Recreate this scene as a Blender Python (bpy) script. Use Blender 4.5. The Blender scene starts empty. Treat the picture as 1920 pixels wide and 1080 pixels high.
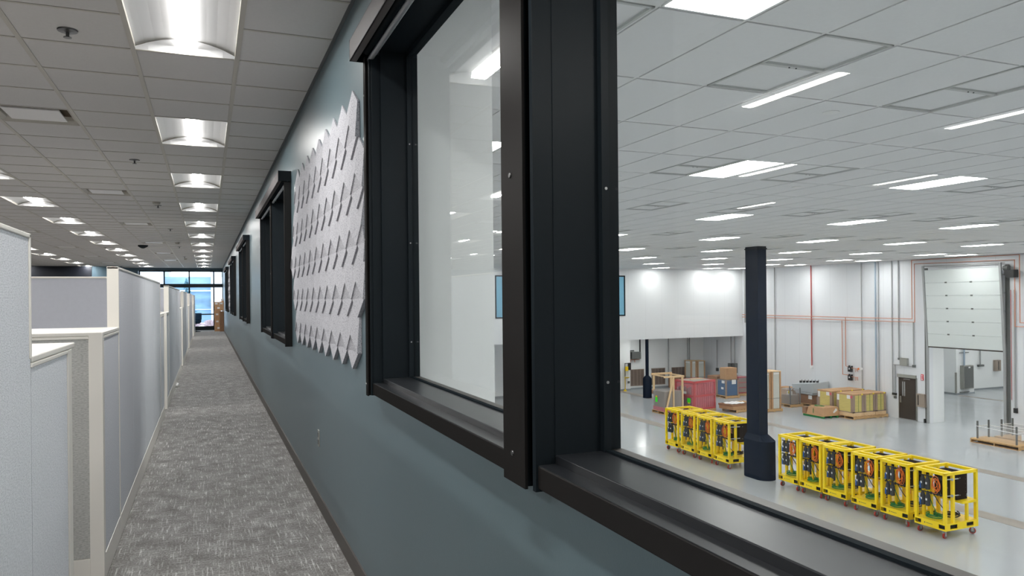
import bpy, math, random
from mathutils import Vector, Matrix
random.seed(7)
PI = math.pi
sc = bpy.context.scene
COL = sc.collection

# ------------------------------------------------------------------ camera, world, exposure
cam_d = bpy.data.cameras.new('camera')
cam = bpy.data.objects.new('camera', cam_d)
COL.objects.link(cam)
sc.camera = cam
cam_d.sensor_width = 36.0
cam_d.lens = 1402.0 / 1920.0 * 36.0
cam_d.shift_y = 17.0 / 1920.0
cam_d.clip_start = 0.05
cam_d.clip_end = 400
YAW = 0.3873
cam.matrix_world = (Matrix.Translation((0, 0, 1.5)) @ Matrix.Rotation(-YAW, 4, 'Z')
                    @ Matrix.Rotation(PI / 2, 4, 'X') @ Matrix.Rotation(-0.0095, 4, 'Z'))

w = bpy.data.worlds.new('world')
sc.world = w
w.use_nodes = True
wn = w.node_tree.nodes
wn['Background'].inputs[0].default_value = (0.80, 0.90, 1.0, 1)
wn['Background'].inputs[1].default_value = 4.5

OFFICE_LAMP = 97.0
HALL_LAMP = 26.0
sc.view_settings.view_transform = 'Standard'
sc.view_settings.look = 'None'
sc.view_settings.exposure = 0.0
sc.view_settings.gamma = 1.0
sc.view_settings.use_curve_mapping = False
sc.cycles.use_denoising = True
sc.cycles.max_bounces = 8
sc.cycles.diffuse_bounces = 5
sc.cycles.glossy_bounces = 4
sc.cycles.transparent_max_bounces = 24
sc.cycles.caustics_reflective = False
sc.cycles.caustics_refractive = False
sc.cycles.sample_clamp_indirect = 6.0

# ------------------------------------------------------------------ materials
def lin(c):
    c /= 255.0
    return c / 12.92 if c <= 0.04045 else ((c + 0.055) / 1.055) ** 2.4
def rgb(r, g, b):
    return (lin(r), lin(g), lin(b), 1.0)

def mat(name, col, rough=0.5, metal=0.0, spec=0.5, coat=0.0, bump=None, vary=None, emit=None):
    """plain principled material; bump=(scale, strength, (sx,sy,sz)); vary=(scale, amount, (sx,sy,sz))"""
    m = bpy.data.materials.new(name)
    m.use_nodes = True
    nt = m.node_tree
    p = nt.nodes['Principled BSDF']
    p.inputs['Base Color'].default_value = col
    p.inputs['Roughness'].default_value = rough
    p.inputs['Metallic'].default_value = metal
    p.inputs['Specular IOR Level'].default_value = spec
    p.inputs['Coat Weight'].default_value = coat
    p.inputs['Coat Roughness'].default_value = 0.08
    if emit:
        p.inputs['Emission Color'].default_value = emit[0]
        p.inputs['Emission Strength'].default_value = emit[1]
    if bump or vary:
        tc = nt.nodes.new('ShaderNodeTexCoord')
    if vary is None and not bump:
        vary = None
    if vary:
        mp = nt.nodes.new('ShaderNodeMapping')
        mp.inputs['Scale'].default_value = vary[2]
        nz = nt.nodes.new('ShaderNodeTexNoise')
        nz.inputs['Scale'].default_value = vary[0]
        nz.inputs['Detail'].default_value = 4
        mr = nt.nodes.new('ShaderNodeMapRange')
        mr.inputs['From Min'].default_value = 0.3
        mr.inputs['From Max'].default_value = 0.7
        mr.inputs['To Min'].default_value = 1 - vary[1]
        mr.inputs['To Max'].default_value = 1 + vary[1]
        vm = nt.nodes.new('ShaderNodeVectorMath')
        vm.operation = 'SCALE'
        vm.inputs[0].default_value = col[:3]
        nt.links.new(tc.outputs['Object'], mp.inputs['Vector'])
        nt.links.new(mp.outputs[0], nz.inputs['Vector'])
        nt.links.new(nz.outputs['Fac'], mr.inputs['Value'])
        nt.links.new(mr.outputs[0], vm.inputs['Scale'])
        nt.links.new(vm.outputs[0], p.inputs['Base Color'])
    if bump:
        mp = nt.nodes.new('ShaderNodeMapping')
        mp.inputs['Scale'].default_value = bump[2]
        nz = nt.nodes.new('ShaderNodeTexNoise')
        nz.inputs['Scale'].default_value = bump[0]
        nz.inputs['Detail'].default_value = 3
        b = nt.nodes.new('ShaderNodeBump')
        b.inputs['Strength'].default_value = bump[1]
        b.inputs['Distance'].default_value = 0.01
        nt.links.new(tc.outputs['Object'], mp.inputs['Vector'])
        nt.links.new(mp.outputs[0], nz.inputs['Vector'])
        nt.links.new(nz.outputs['Fac'], b.inputs['Height'])
        nt.links.new(b.outputs[0], p.inputs['Normal'])
    return m

def emission(name, col, strength):
    m = bpy.data.materials.new(name)
    m.use_nodes = True
    nt = m.node_tree
    nt.nodes.clear()
    o = nt.nodes.new('ShaderNodeOutputMaterial')
    e = nt.nodes.new('ShaderNodeEmission')
    e.inputs[0].default_value = col
    e.inputs[1].default_value = strength
    nt.links.new(e.outputs[0], o.inputs[0])
    return m

def clear_sheet(name, tint, base_reflect, rough, cover=0.0, cover_col=(0.8, 0.8, 0.8, 1)):
    """thin transparent sheet: see-through, with a reflection that grows at grazing angles; cover = milky share"""
    m = bpy.data.materials.new(name)
    m.use_nodes = True
    nt = m.node_tree
    nt.nodes.clear()
    N = nt.nodes.new
    L = nt.links.new
    o = N('ShaderNodeOutputMaterial')
    tr = N('ShaderNodeBsdfTransparent'); tr.inputs[0].default_value = tint
    gl = N('ShaderNodeBsdfGlossy'); gl.inputs['Roughness'].default_value = rough
    lw = N('ShaderNodeLayerWeight'); lw.inputs['Blend'].default_value = 0.5
    pw = N('ShaderNodeMath'); pw.operation = 'POWER'; pw.inputs[1].default_value = 5.0
    ma = N('ShaderNodeMath'); ma.operation = 'MULTIPLY_ADD'
    ma.inputs[1].default_value = 1.0 - base_reflect
    ma.inputs[2].default_value = base_reflect
    mx = N('ShaderNodeMixShader')
    L(lw.outputs['Facing'], pw.inputs[0]); L(pw.outputs[0], ma.inputs[0]); L(ma.outputs[0], mx.inputs[0])
    src = tr
    if cover > 0:
        df = N('ShaderNodeBsdfDiffuse'); df.inputs[0].default_value = cover_col
        tl = N('ShaderNodeBsdfTranslucent'); tl.inputs[0].default_value = cover_col
        m2 = N('ShaderNodeMixShader'); m2.inputs[0].default_value = 0.4
        L(df.outputs[0], m2.inputs[1]); L(tl.outputs[0], m2.inputs[2])
        m3 = N('ShaderNodeMixShader'); m3.inputs[0].default_value = cover
        L(tr.outputs[0], m3.inputs[1]); L(m2.outputs[0], m3.inputs[2])
        src = m3
    L(src.outputs[0], mx.inputs[1]); L(gl.outputs[0], mx.inputs[2])
    L(mx.outputs[0], o.inputs[0])
    return m

def anodised(name, col, gloss, rough):
    m = bpy.data.materials.new(name)
    m.use_nodes = True
    nt = m.node_tree
    nt.nodes.clear()
    N = nt.nodes.new
    o = N('ShaderNodeOutputMaterial'); d = N('ShaderNodeBsdfDiffuse'); g = N('ShaderNodeBsdfGlossy'); x = N('ShaderNodeMixShader')
    d.inputs[0].default_value = col; g.inputs['Roughness'].default_value = rough; x.inputs[0].default_value = gloss
    nt.links.new(d.outputs[0], x.inputs[1]); nt.links.new(g.outputs[0], x.inputs[2]); nt.links.new(x.outputs[0], o.inputs[0])
    return m

def ribbed(name, col, rough, axis, pitch, depth, panel=None, dark=0.75):
    """fine vertical ribs along an axis, plus wider panel seams"""
    m = mat(name, col, rough)
    nt = m.node_tree
    N = nt.nodes.new
    L = nt.links.new
    p = nt.nodes['Principled BSDF']
    tc = N('ShaderNodeTexCoord')
    sp = N('ShaderNodeSeparateXYZ')
    L(tc.outputs['Object'], sp.inputs[0])
    a = sp.outputs[axis]
    mu = N('ShaderNodeMath'); mu.operation = 'MULTIPLY'; mu.inputs[1].default_value = 2 * PI / pitch
    si = N('ShaderNodeMath'); si.operation = 'SINE'
    L(a, mu.inputs[0]); L(mu.outputs[0], si.inputs[0])
    b = N('ShaderNodeBump'); b.inputs['Strength'].default_value = depth; b.inputs['Distance'].default_value = 0.01
    L(si.outputs[0], b.inputs['Height']); L(b.outputs[0], p.inputs['Normal'])
    if panel:
        md = N('ShaderNodeMath'); md.operation = 'PINGPONG'; md.inputs[1].default_value = panel / 2
        lt = N('ShaderNodeMath'); lt.operation = 'LESS_THAN'; lt.inputs[1].default_value = 0.009
        mx = N('ShaderNodeMix'); mx.data_type = 'RGBA'
        mx.inputs[6].default_value = col
        mx.inputs[7].default_value = (col[0] * dark, col[1] * dark, col[2] * dark, 1)
        L(a, md.inputs[0]); L(md.outputs[0], lt.inputs[0]); L(lt.outputs[0], mx.inputs[0])
        L(mx.outputs[2], p.inputs['Base Color'])
    return m

M = {}
M['tile'] = mat('ceiling_tile', rgb(195, 193, 191), 0.9, vary=(60, 0.02, (1, 1, 1)))
M['tbar'] = mat('ceiling_grid', rgb(176, 172, 163), 0.5)
M['gap'] = mat('plenum_dark', rgb(96, 82, 64), 0.9)
M['hall_tile'] = mat('hall_ceiling_tile', rgb(222, 222, 222), 0.8, vary=(40, 0.015, (1, 1, 1)))
M['grille_frame'] = mat('grille_frame', rgb(186, 188, 186), 0.5)
M['hall_bar'] = mat('hall_grid', rgb(224, 224, 222), 0.5)
M['blue_wall'] = mat('blue_grey_paint', rgb(86, 104, 110), 0.34, spec=0.5, bump=(180, 0.03, (1, 1, 1)), vary=(0.8, 0.02, (1, 3, 0.2)))
M['base'] = mat('rubber_base', rgb(72, 66, 62), 0.45)
M['bronze'] = anodised('dark_bronze_metal', rgb(30, 28, 27), 0.03, 0.32)
M['fascia'] = anodised('fascia_metal_painted_sheen', rgb(84, 80, 80), 0.05, 0.35)  # lighter than the bronze parts: reflected light is put into the colour
M['reveal'] = mat('ceiling_edge_shadow_gap', rgb(84, 86, 88), 0.6)
M['sill'] = mat('dark_bronze_sill', rgb(32, 34, 37), 0.3, spec=0.4)
M['black'] = anodised('black_metal', rgb(26, 32, 36), 0.016, 0.35)
M['groove'] = mat('black_groove', rgb(8, 8, 9), 0.6)
M['grey_bar'] = mat('grey_hem_bar', rgb(136, 138, 142), 0.4, metal=0.2)
M['steel'] = mat('brushed_steel', rgb(168, 168, 168), 0.3, metal=0.9)
M['cream'] = mat('cream_trim', rgb(232, 228, 220), 0.4)
M['fabric'] = None
M['white'] = mat('white_enamel', rgb(236, 236, 236), 0.35)
M['door_white'] = mat('door_enamel', rgb(208, 214, 213), 0.4)
M['plate_grey'] = mat('diffuser_plate', rgb(214, 212, 210), 0.35)
M['glass'] = clear_sheet('window_glass', (0.955, 0.972, 0.965, 1), 0.015, 0.0)
M['office_lens'] = emission('office_lens_glow', (1.0, 0.985, 0.96, 1), OFFICE_LAMP)
M['lens_side'] = emission('lens_side_glow', (1.0, 0.985, 0.96, 1), 5.0)
M['hall_lens'] = emission('hall_lens_glow', (1.0, 0.985, 0.965, 1), HALL_LAMP)
M['hall_white'] = ribbed('hall_wall_panels', rgb(222, 224, 228), 0.35, 'Y', 0.1, 0.03, 1.12, 0.86)
M['hall_white_x'] = ribbed('hall_wall_panels_across', rgb(226, 228, 230), 0.35, 'X', 0.1, 0.02, 1.12, 0.9)
M['hall_side'] = mat('hall_side_wall_paint', rgb(228, 230, 230), 0.35)
M['column'] = anodised('navy_black_column', rgb(18, 28, 44), 0.014, 0.3)
M['yellow'] = mat('yellow_paint', rgb(255, 222, 4), 0.32, spec=0.5)
M['cabinet'] = anodised('brown_black_cabinet', rgb(40, 31, 24), 0.01, 0.4)
M['filter'] = mat('filter_grey', rgb(62, 64, 66), 0.6, spec=0.2)
M['filter_blue'] = mat('filter_blue', rgb(22, 82, 156), 0.5)
M['label_white'] = mat('white_label', rgb(232, 232, 232), 0.6)
M['orange'] = mat('orange_cable', rgb(232, 118, 24), 0.5)
M['green'] = mat('green_hose', rgb(18, 122, 58), 0.45)
M['rubber'] = mat('black_rubber', rgb(20, 20, 20), 0.5)
M['red_wheel'] = mat('red_wheel', rgb(178, 48, 36), 0.5)
M['hub'] = mat('grey_hub', rgb(110, 106, 104), 0.5)
M['zinc'] = mat('zinc_plate', rgb(180, 184, 188), 0.35, metal=0.7)
M['copper'] = mat('copper_pipe', rgb(206, 140, 112), 0.35, metal=0.35)
M['red_pipe'] = mat('red_pipe', rgb(176, 58, 52), 0.45)
M['conduit'] = mat('grey_conduit', rgb(156, 158, 158), 0.4)
M['conduit_blue'] = mat('blue_pipe', rgb(158, 174, 190), 0.4)
M['grey_box'] = mat('grey_box', rgb(146, 146, 140), 0.5)
M['dark_grey'] = mat('dark_grey_box', rgb(92, 94, 92), 0.5)
M['tan_box'] = mat('tan_box', rgb(150, 136, 124), 0.5)
M['door_brown'] = mat('dark_brown_door', rgb(52, 43, 36), 0.4)
M['wood'] = mat('pallet_wood', rgb(198, 160, 112), 0.75, vary=(6, 0.18, (1, 12, 12)))
M['wood_pale'] = mat('pale_pine', rgb(222, 190, 148), 0.7, vary=(5, 0.1, (3, 3, 20)))
M['card'] = mat('cardboard', rgb(186, 146, 108), 0.8, vary=(8, 0.06, (1, 1, 1)))
M['card_dark'] = mat('brown_cardboard', rgb(150, 112, 84), 0.8, vary=(8, 0.06, (1, 1, 1)))
M['card_edge'] = mat('wrapped_card_corner', rgb(158, 136, 122), 0.35)
M['pale_core'] = mat('pale_filter_media', rgb(202, 204, 196), 0.7)
M['yellow_media'] = mat('yellow_filter_media', rgb(208, 192, 116), 0.7, vary=(3, 0.08, (1, 1, 8)))
M['wrap'] = clear_sheet('stretch_wrap', (0.97, 0.97, 0.97, 1), 0.06, 0.18, 0.2, (0.75, 0.76, 0.78, 1))
M['wrap_thin'] = clear_sheet('thin_stretch_wrap', (0.98, 0.98, 0.98, 1), 0.05, 0.12, 0.14, (0.85, 0.86, 0.88, 1))
M['red_rack'] = mat('red_rack_steel', rgb(214, 42, 56), 0.35)
M['red_panel'] = mat('red_rack_panel', rgb(214, 96, 112), 0.4, vary=(3, 0.1, (8, 8, 1)))
M['lime'] = mat('lime_tag', rgb(60, 240, 40), 0.6)
M['tag_yellow'] = mat('yellow_tag', rgb(248, 222, 20), 0.6)
M['blue_pack'] = mat('blue_packing', rgb(78, 104, 136), 0.6)
M['silver'] = mat('silver_wrap', rgb(196, 202, 206), 0.3, metal=0.25, bump=(5, 0.9, (1, 1, 3)))
M['felt_dark'] = mat('dark_panel', rgb(12, 18, 30), 0.4)
M['teal_paint'] = mat('teal_paint', rgb(88, 112, 126), 0.6)
M['navy_fabric'] = mat('navy_upholstery', rgb(28, 62, 92), 0.8)
M['snow'] = mat('snow', rgb(244, 247, 252), 0.8, bump=(0.6, 0.6, (1, 1, 1)))
M['ext_white'] = mat('pale_metal_cladding', rgb(214, 222, 232), 0.5)
M['ext_glass'] = mat('blue_tinted_glazing', rgb(120, 148, 172), 0.15, vary=(0.35, 0.35, (1, 1, 2.5)))
M['ext_line'] = mat('pale_sunshade', rgb(214, 230, 244), 0.5)
M['bark'] = mat('bare_twigs', rgb(150, 132, 120), 0.9)
M['fir'] = mat('blue_green_fir', rgb(70, 108, 122), 0.9)
M['bush'] = mat('dry_bush', rgb(176, 158, 164), 0.9)
M['brown_slats'] = mat('brown_louvre', rgb(122, 106, 96), 0.5)
M['concrete_strip'] = mat('trench_plate', rgb(150, 142, 134), 0.5, vary=(1.2, 0.12, (3, 0.5, 1)))
M['kerb'] = mat('grey_cove_base', rgb(142, 148, 152), 0.5)
M['eye_yellow'] = mat('safety_yellow', rgb(222, 186, 20), 0.4)
M['red_sign'] = mat('red_sign', rgb(214, 44, 50), 0.5)
M['sprinkler'] = mat('dark_chrome', rgb(84, 84, 84), 0.3, metal=0.7)
M['detector'] = mat('beige_detector', rgb(176, 170, 160), 0.5)

def build_fabric(name, base, dark, rows):
    m = mat(name, base, 0.92, spec=0.2)
    nt = m.node_tree
    N = nt.nodes.new
    L = nt.links.new
    p = nt.nodes['Principled BSDF']
    tc = N('ShaderNodeTexCoord')
    wv = N('ShaderNodeTexWave'); wv.wave_type = 'BANDS'; wv.bands_direction = 'Z'
    wv.inputs['Scale'].default_value = rows; wv.inputs['Distortion'].default_value = 1.6
    wv.inputs['Detail'].default_value = 2; wv.inputs['Detail Scale'].default_value = 0.35
    mp = N('ShaderNodeMapping'); mp.inputs['Scale'].default_value = (70, 70, 240)
    nz = N('ShaderNodeTexNoise'); nz.inputs['Scale'].default_value = 1.0; nz.inputs['Detail'].default_value = 2
    ad = N('ShaderNodeMath'); ad.operation = 'MULTIPLY_ADD'; ad.inputs[1].default_value = 0.30
    cr = N('ShaderNodeValToRGB')
    cr.color_ramp.elements[0].position = 0.3; cr.color_ramp.elements[0].color = dark
    cr.color_ramp.elements[1].position = 0.78; cr.color_ramp.elements[1].color = base
    b = N('ShaderNodeBump'); b.inputs['Strength'].default_value = 0.2; b.inputs['Distance'].default_value = 0.002
    L(tc.outputs['Object'], mp.inputs[0]); L(mp.outputs[0], nz.inputs['Vector']); L(tc.outputs['Object'], wv.inputs['Vector'])
    L(wv.outputs['Fac'], ad.inputs[0]); L(nz.outputs['Fac'], ad.inputs[2])
    L(ad.outputs[0], cr.inputs[0]); L(cr.outputs[0], p.inputs['Base Color'])
    L(ad.outputs[0], b.inputs['Height']); L(b.outputs[0], p.inputs['Normal'])
    return m
M['fabric'] = build_fabric('grey_woven_fabric', rgb(224, 226, 231), rgb(178, 181, 188), 70)
M['fabric_dark'] = build_fabric('charcoal_woven_fabric', rgb(196, 196, 192), rgb(140, 140, 136), 80)
M['smooth'] = mat('smooth_grey_fabric', rgb(188, 190, 198), 0.9, vary=(30, 0.02, (1, 1, 1)))

def build_felt():
    m = mat('speckled_felt', rgb(172, 172, 176), 0.95, spec=0.15)
    nt = m.node_tree
    N = nt.nodes.new
    L = nt.links.new
    p = nt.nodes['Principled BSDF']
    tc = N('ShaderNodeTexCoord')
    nz = N('ShaderNodeTexNoise'); nz.inputs['Scale'].default_value = 160; nz.inputs['Detail'].default_value = 3
    cr = N('ShaderNodeValToRGB')
    cr.color_ramp.elements[0].position = 0.34; cr.color_ramp.elements[0].color = rgb(126, 126, 132)
    cr.color_ramp.elements[1].position = 0.5; cr.color_ramp.elements[1].color = rgb(180, 180, 185)
    L(tc.outputs['Object'], nz.inputs['Vector']); L(nz.outputs['Fac'], cr.inputs[0]); L(cr.outputs[0], p.inputs['Base Color'])
    return m
M['felt'] = build_felt()

def build_carpet():
    m = mat('loop_carpet', rgb(120, 118, 116), 0.95, spec=0.1)
    nt = m.node_tree
    N = nt.nodes.new
    L = nt.links.new
    p = nt.nodes['Principled BSDF']
    tc = N('ShaderNodeTexCoord')
    def noise(sx, sy, lo, hi, det=2, rot=0.0):
        mp = N('ShaderNodeMapping'); mp.inputs['Scale'].default_value = (sx, sy, 1); mp.inputs['Rotation'].default_value = (0, 0, rot)
        nz = N('ShaderNodeTexNoise'); nz.inputs['Scale'].default_value = 1.0; nz.inputs['Detail'].default_value = det
        mr = N('ShaderNodeMapRange'); mr.inputs['From Min'].default_value = lo; mr.inputs['From Max'].default_value = hi
        L(tc.outputs['Object'], mp.inputs[0]); L(mp.outputs[0], nz.inputs['Vector']); L(nz.outputs['Fac'], mr.inputs[0])
        return mr.outputs[0]
    def math2(op, a, b):
        n = N('ShaderNodeMath'); n.operation = op
        for i, v in enumerate((a, b)):
            if isinstance(v, (int, float)): n.inputs[i].default_value = v
            else: L(v, n.inputs[i])
        return n.outputs[0]
    streak = noise(95, 5.5, 0.56, 0.72, 2, 0.05)
    streak2 = noise(9, 100, 0.54, 0.74, 2)
    fine = noise(260, 420, 0.25, 0.75, 2)
    grain = noise(80, 260, 0.3, 0.7, 4)
    patch = noise(7, 5, 0.3, 0.7, 3)
    v = math2('ADD', math2('MULTIPLY', grain, 0.46), math2('MULTIPLY', patch, 0.16))
    v = math2('ADD', v, math2('MULTIPLY', fine, 0.26))
    v = math2('ADD', v, math2('MULTIPLY', streak, 0.30))
    v = math2('ADD', v, math2('MULTIPLY', streak2, 0.28))
    cr = N('ShaderNodeValToRGB')
    cr.color_ramp.elements[0].position = 0.20; cr.color_ramp.elements[0].color = rgb(56, 52, 49)
    cr.color_ramp.elements[1].position = 0.90; cr.color_ramp.elements[1].color = rgb(222, 222, 222)
    e = cr.color_ramp.elements.new(0.47); e.color = rgb(124, 121, 118)
    L(v, cr.inputs[0]); L(cr.outputs[0], p.inputs['Base Color'])
    p.inputs['Sheen Weight'].default_value = 0.3; p.inputs['Sheen Roughness'].default_value = 0.4
    b = N('ShaderNodeBump'); b.inputs['Strength'].default_value = 0.4; b.inputs['Distance'].default_value = 0.004
    L(grain, b.inputs['Height']); L(b.outputs[0], p.inputs['Normal'])
    return m
M['carpet'] = build_carpet()

def build_epoxy():
    m = mat('grey_epoxy', rgb(176, 180, 184), 0.22, spec=0.5)
    nt = m.node_tree
    N = nt.nodes.new
    L = nt.links.new
    p = nt.nodes['Principled BSDF']
    tc = N('ShaderNodeTexCoord')
    mp = N('ShaderNodeMapping'); mp.inputs['Scale'].default_value = (1.0, 0.35, 1)
    nz = N('ShaderNodeTexNoise'); nz.inputs['Scale'].default_value = 0.9; nz.inputs['Detail'].default_value = 4
    cr = N('ShaderNodeMapRange'); cr.inputs['To Min'].default_value = 0.10; cr.inputs['To Max'].default_value = 0.24
    L(tc.outputs['Object'], mp.inputs[0]); L(mp.outputs[0], nz.inputs['Vector'])
    L(nz.outputs['Fac'], cr.inputs[0]); L(cr.outputs[0], p.inputs['Roughness'])
    n2 = N('ShaderNodeTexNoise'); n2.inputs['Scale'].default_value = 6; n2.inputs['Detail'].default_value = 2
    b = N('ShaderNodeBump'); b.inputs['Strength'].default_value = 0.05; b.inputs['Distance'].default_value = 0.01
    L(tc.outputs['Object'], n2.inputs['Vector']); L(n2.outputs['Fac'], b.inputs['Height']); L(b.outputs[0], p.inputs['Normal'])
    return m
M['epoxy'] = build_epoxy()

# ------------------------------------------------------------------ mesh helper
class MB:
    def __init__(s):
        s.v = []; s.f = []; s.sm = False
    def quad(s, pts):
        n = len(s.v); s.v += [tuple(p) for p in pts]; s.f.append(tuple(range(n, n + len(pts)))); return s
    def box(s, x0, x1, y0, y1, z0, z1):
        if x0 > x1: x0, x1 = x1, x0
        if y0 > y1: y0, y1 = y1, y0
        if z0 > z1: z0, z1 = z1, z0
        n = len(s.v)
        s.v += [(x0, y0, z0), (x1, y0, z0), (x1, y1, z0), (x0, y1, z0), (x0, y0, z1), (x1, y0, z1), (x1, y1, z1), (x0, y1, z1)]
        for q in ((0, 3, 2, 1), (4, 5, 6, 7), (0, 1, 5, 4), (1, 2, 6, 5), (2, 3, 7, 6), (3, 0, 4, 7)):
            s.f.append(tuple(n + i for i in q))
        return s
    def bar(s, a, b, wd, ht):
        """rectangular bar from a to b, wd across (horizontal), ht tall"""
        a = Vector(a); b = Vector(b); d = (b - a).normalized()
        up = Vector((0, 0, 1))
        if abs(d.z) > 0.99: up = Vector((0, 1, 0))
        x = d.cross(up).normalized(); y = x.cross(d).normalized()
        n = len(s.v)
        for c in (a, b):
            for i, j in ((-1, -1), (1, -1), (1, 1), (-1, 1)):
                s.v.append(tuple(c + x * (i * wd / 2) + y * (j * ht / 2)))
        for q in ((0, 1, 2, 3), (7, 6, 5, 4), (0, 4, 5, 1), (1, 5, 6, 2), (2, 6, 7, 3), (3, 7, 4, 0)):
            s.f.append(tuple(n + i for i in q))
        return s
    def tube(s, pts, r, n=8, cap=True):
        pts = [Vector(p) for p in pts]
        rings = []
        prev = None
        for i, p in enumerate(pts):
            if i == 0: d = pts[1] - p
            elif i == len(pts) - 1: d = p - pts[i - 1]
            else: d = (pts[i + 1] - p).normalized() + (p - pts[i - 1]).normalized()
            d.normalize()
            if prev is None:
                up = Vector((0, 0, 1)) if abs(d.z) < 0.9 else Vector((1, 0, 0))
                x = d.cross(up).normalized()
            else:
                x = (prev - d * prev.dot(d)).normalized()
            prev = x
            y = d.cross(x)
            rr = r[i] if isinstance(r, (list, tuple)) else r
            base = len(s.v)
            for k in range(n):
                a = 2 * PI * k / n
                s.v.append(tuple(p + x * (math.cos(a) * rr) + y * (math.sin(a) * rr)))
            rings.append(base)
        for i in range(len(rings) - 1):
            for k in range(n):
                k2 = (k + 1) % n
                s.f.append((rings[i] + k, rings[i] + k2, rings[i + 1] + k2, rings[i + 1] + k))
        if cap:
            s.f.append(tuple(rings[0] + k for k in reversed(range(n))))
            s.f.append(tuple(rings[-1] + k for k in range(n)))
        s.sm = True
        return s
    def lathe(s, c, prof, n=20, axis='Z', cap=True):
        """prof list of (radius, height)"""
        pts = []
        for (r, h) in prof:
            base = len(s.v); pts.append(base)
            for k in range(n):
                a = 2 * PI * k / n
                u, v = math.cos(a) * r, math.sin(a) * r
                if axis == 'Z': s.v.append((c[0] + u, c[1] + v, c[2] + h))
                elif axis == 'X': s.v.append((c[0] + h, c[1] + u, c[2] + v))
                else: s.v.append((c[0] + v, c[1] + h, c[2] + u))
        for i in range(len(pts) - 1):
            for k in range(n):
                k2 = (k + 1) % n
                s.f.append((pts[i] + k, pts[i] + k2, pts[i + 1] + k2, pts[i + 1] + k))
        if cap:
            s.f.append(tuple(pts[0] + k for k in reversed(range(n))))
            s.f.append(tuple(pts[-1] + k for k in range(n)))
        s.sm = True
        return s
    def prism(s, poly, z0, z1):
        """horizontal polygon (x,y) extruded in z"""
        n = len(s.v); k = len(poly)
        s.v += [(p[0], p[1], z0) for p in poly] + [(p[0], p[1], z1) for p in poly]
        s.f.append(tuple(n + i for i in reversed(range(k))))
        s.f.append(tuple(n + k + i for i in range(k)))
        for i in range(k):
            j = (i + 1) % k
            s.f.append((n + i, n + j, n + k + j, n + k + i))
        return s
    def build(s, name, m, parent=None, bevel=0.0, world=False):
        me = bpy.data.meshes.new(name)
        vs = s.v
        if world and parent is not None:
            inv = parent.matrix_basis.inverted()
            vs = [tuple(inv @ Vector(v)) for v in vs]
        me.from_pydata(vs, [], s.f)
        me.validate()
        import bmesh
        bm = bmesh.new(); bm.from_mesh(me)
        bmesh.ops.recalc_face_normals(bm, faces=bm.faces)
        bm.to_mesh(me); bm.free()
        me.update()
        if s.sm:
            for p in me.polygons: p.use_smooth = True
            try: me.set_sharp_from_angle(angle=math.radians(38))
            except Exception: pass
        if m is not None: me.materials.append(m)
        o = bpy.data.objects.new(name, me)
        COL.objects.link(o)
        if parent is not None: o.parent = parent
        if bevel:
            b = o.modifiers.new('bevel', 'BEVEL'); b.width = bevel; b.segments = 2; b.limit_method = 'ANGLE'
        return o

def thing(name, label, cat, loc=(0, 0, 0), rz=0.0, group=None, kind=None):
    o = bpy.data.objects.new(name, None)
    o.empty_display_size = 0.1
    COL.objects.link(o)
    o.matrix_basis = Matrix.Translation(loc) @ Matrix.Rotation(rz, 4, 'Z')
    if label: o['label'] = label
    if cat: o['category'] = cat
    if group: o['group'] = group
    if kind: o['kind'] = kind
    return o

def tag(o, label, cat, group=None):
    o['label'] = label; o['category'] = cat
    if group: o['group'] = group
    return o

def struct(name, mb, m, **k):
    o = mb.build(name, m, **k); o['kind'] = 'structure'; return o

def copy_tree(o, parent=None, loc=None, rz=None):
    kids = [c for c in CH.get(o.name, [])]
    c = o.copy(); COL.objects.link(c)
    if parent is not None: c.parent = parent
    CH[c.name] = []
    for k in kids:
        kk = copy_tree(k, c)
        CH[c.name].append(kk)
    return c
CH = {}
def register(root):
    ch = [o for o in bpy.data.objects if o.parent is root]
    CH[root.name] = ch
    for c in ch: register(c)
def place(proto, loc, label, rz=0.0, first=False, group=None):
    o = proto if first else copy_tree(proto)
    o.matrix_basis = Matrix.Translation(loc) @ Matrix.Rotation(rz, 4, 'Z')
    o['label'] = label
    if group: o['group'] = group
    return o
ORD = ['first', 'second', 'third', 'fourth', 'fifth', 'sixth', 'seventh', 'eighth', 'ninth', 'tenth', 'eleventh', 'twelfth', 'thirteenth', 'fourteenth']

E0 = 1.5                # eye height over the office floor
CE = 3.07               # ceiling, continuous over office and hall
G = -4.45               # hall floor
XW = 0.737              # office face of the partition
XH = 0.90               # hall face of the partition
XR = 30.5               # right hall wall
YF = 37.2               # upper far wall of the hall
YB = 41.2               # wall under the overhang
YO = 40.0               # glazed end of the office
XL = -14.0              # far left of the office

# ------------------------------------------------------------------ large structure
struct('floor', MB().box(XL, XW, -4, YO + 1.0, -0.3, 0.0), M['carpet'])
struct('floor', MB().box(XW, 48, -12, 46, G - 0.3, G), M['epoxy'])
struct('trim_1', MB().box(18.93, 19.51, -11, YB, G, G + 0.004), M['concrete_strip'])
struct('trim_2', MB().box(23.65, 24.17, -11, YB, G, G + 0.004), M['concrete_strip'])
struct('ceiling', MB().box(XL - 1, 49, -13, 46, 3.32, 3.5), M['gap'])
struct('wall_left', MB().box(XL - 0.2, XL, -4, YO, 0, 3.32), M['teal_paint'])
struct('wall_back', MB().box(XL, XW, -4.2, -4.0, 0, 3.32), M['teal_paint'])

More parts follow.
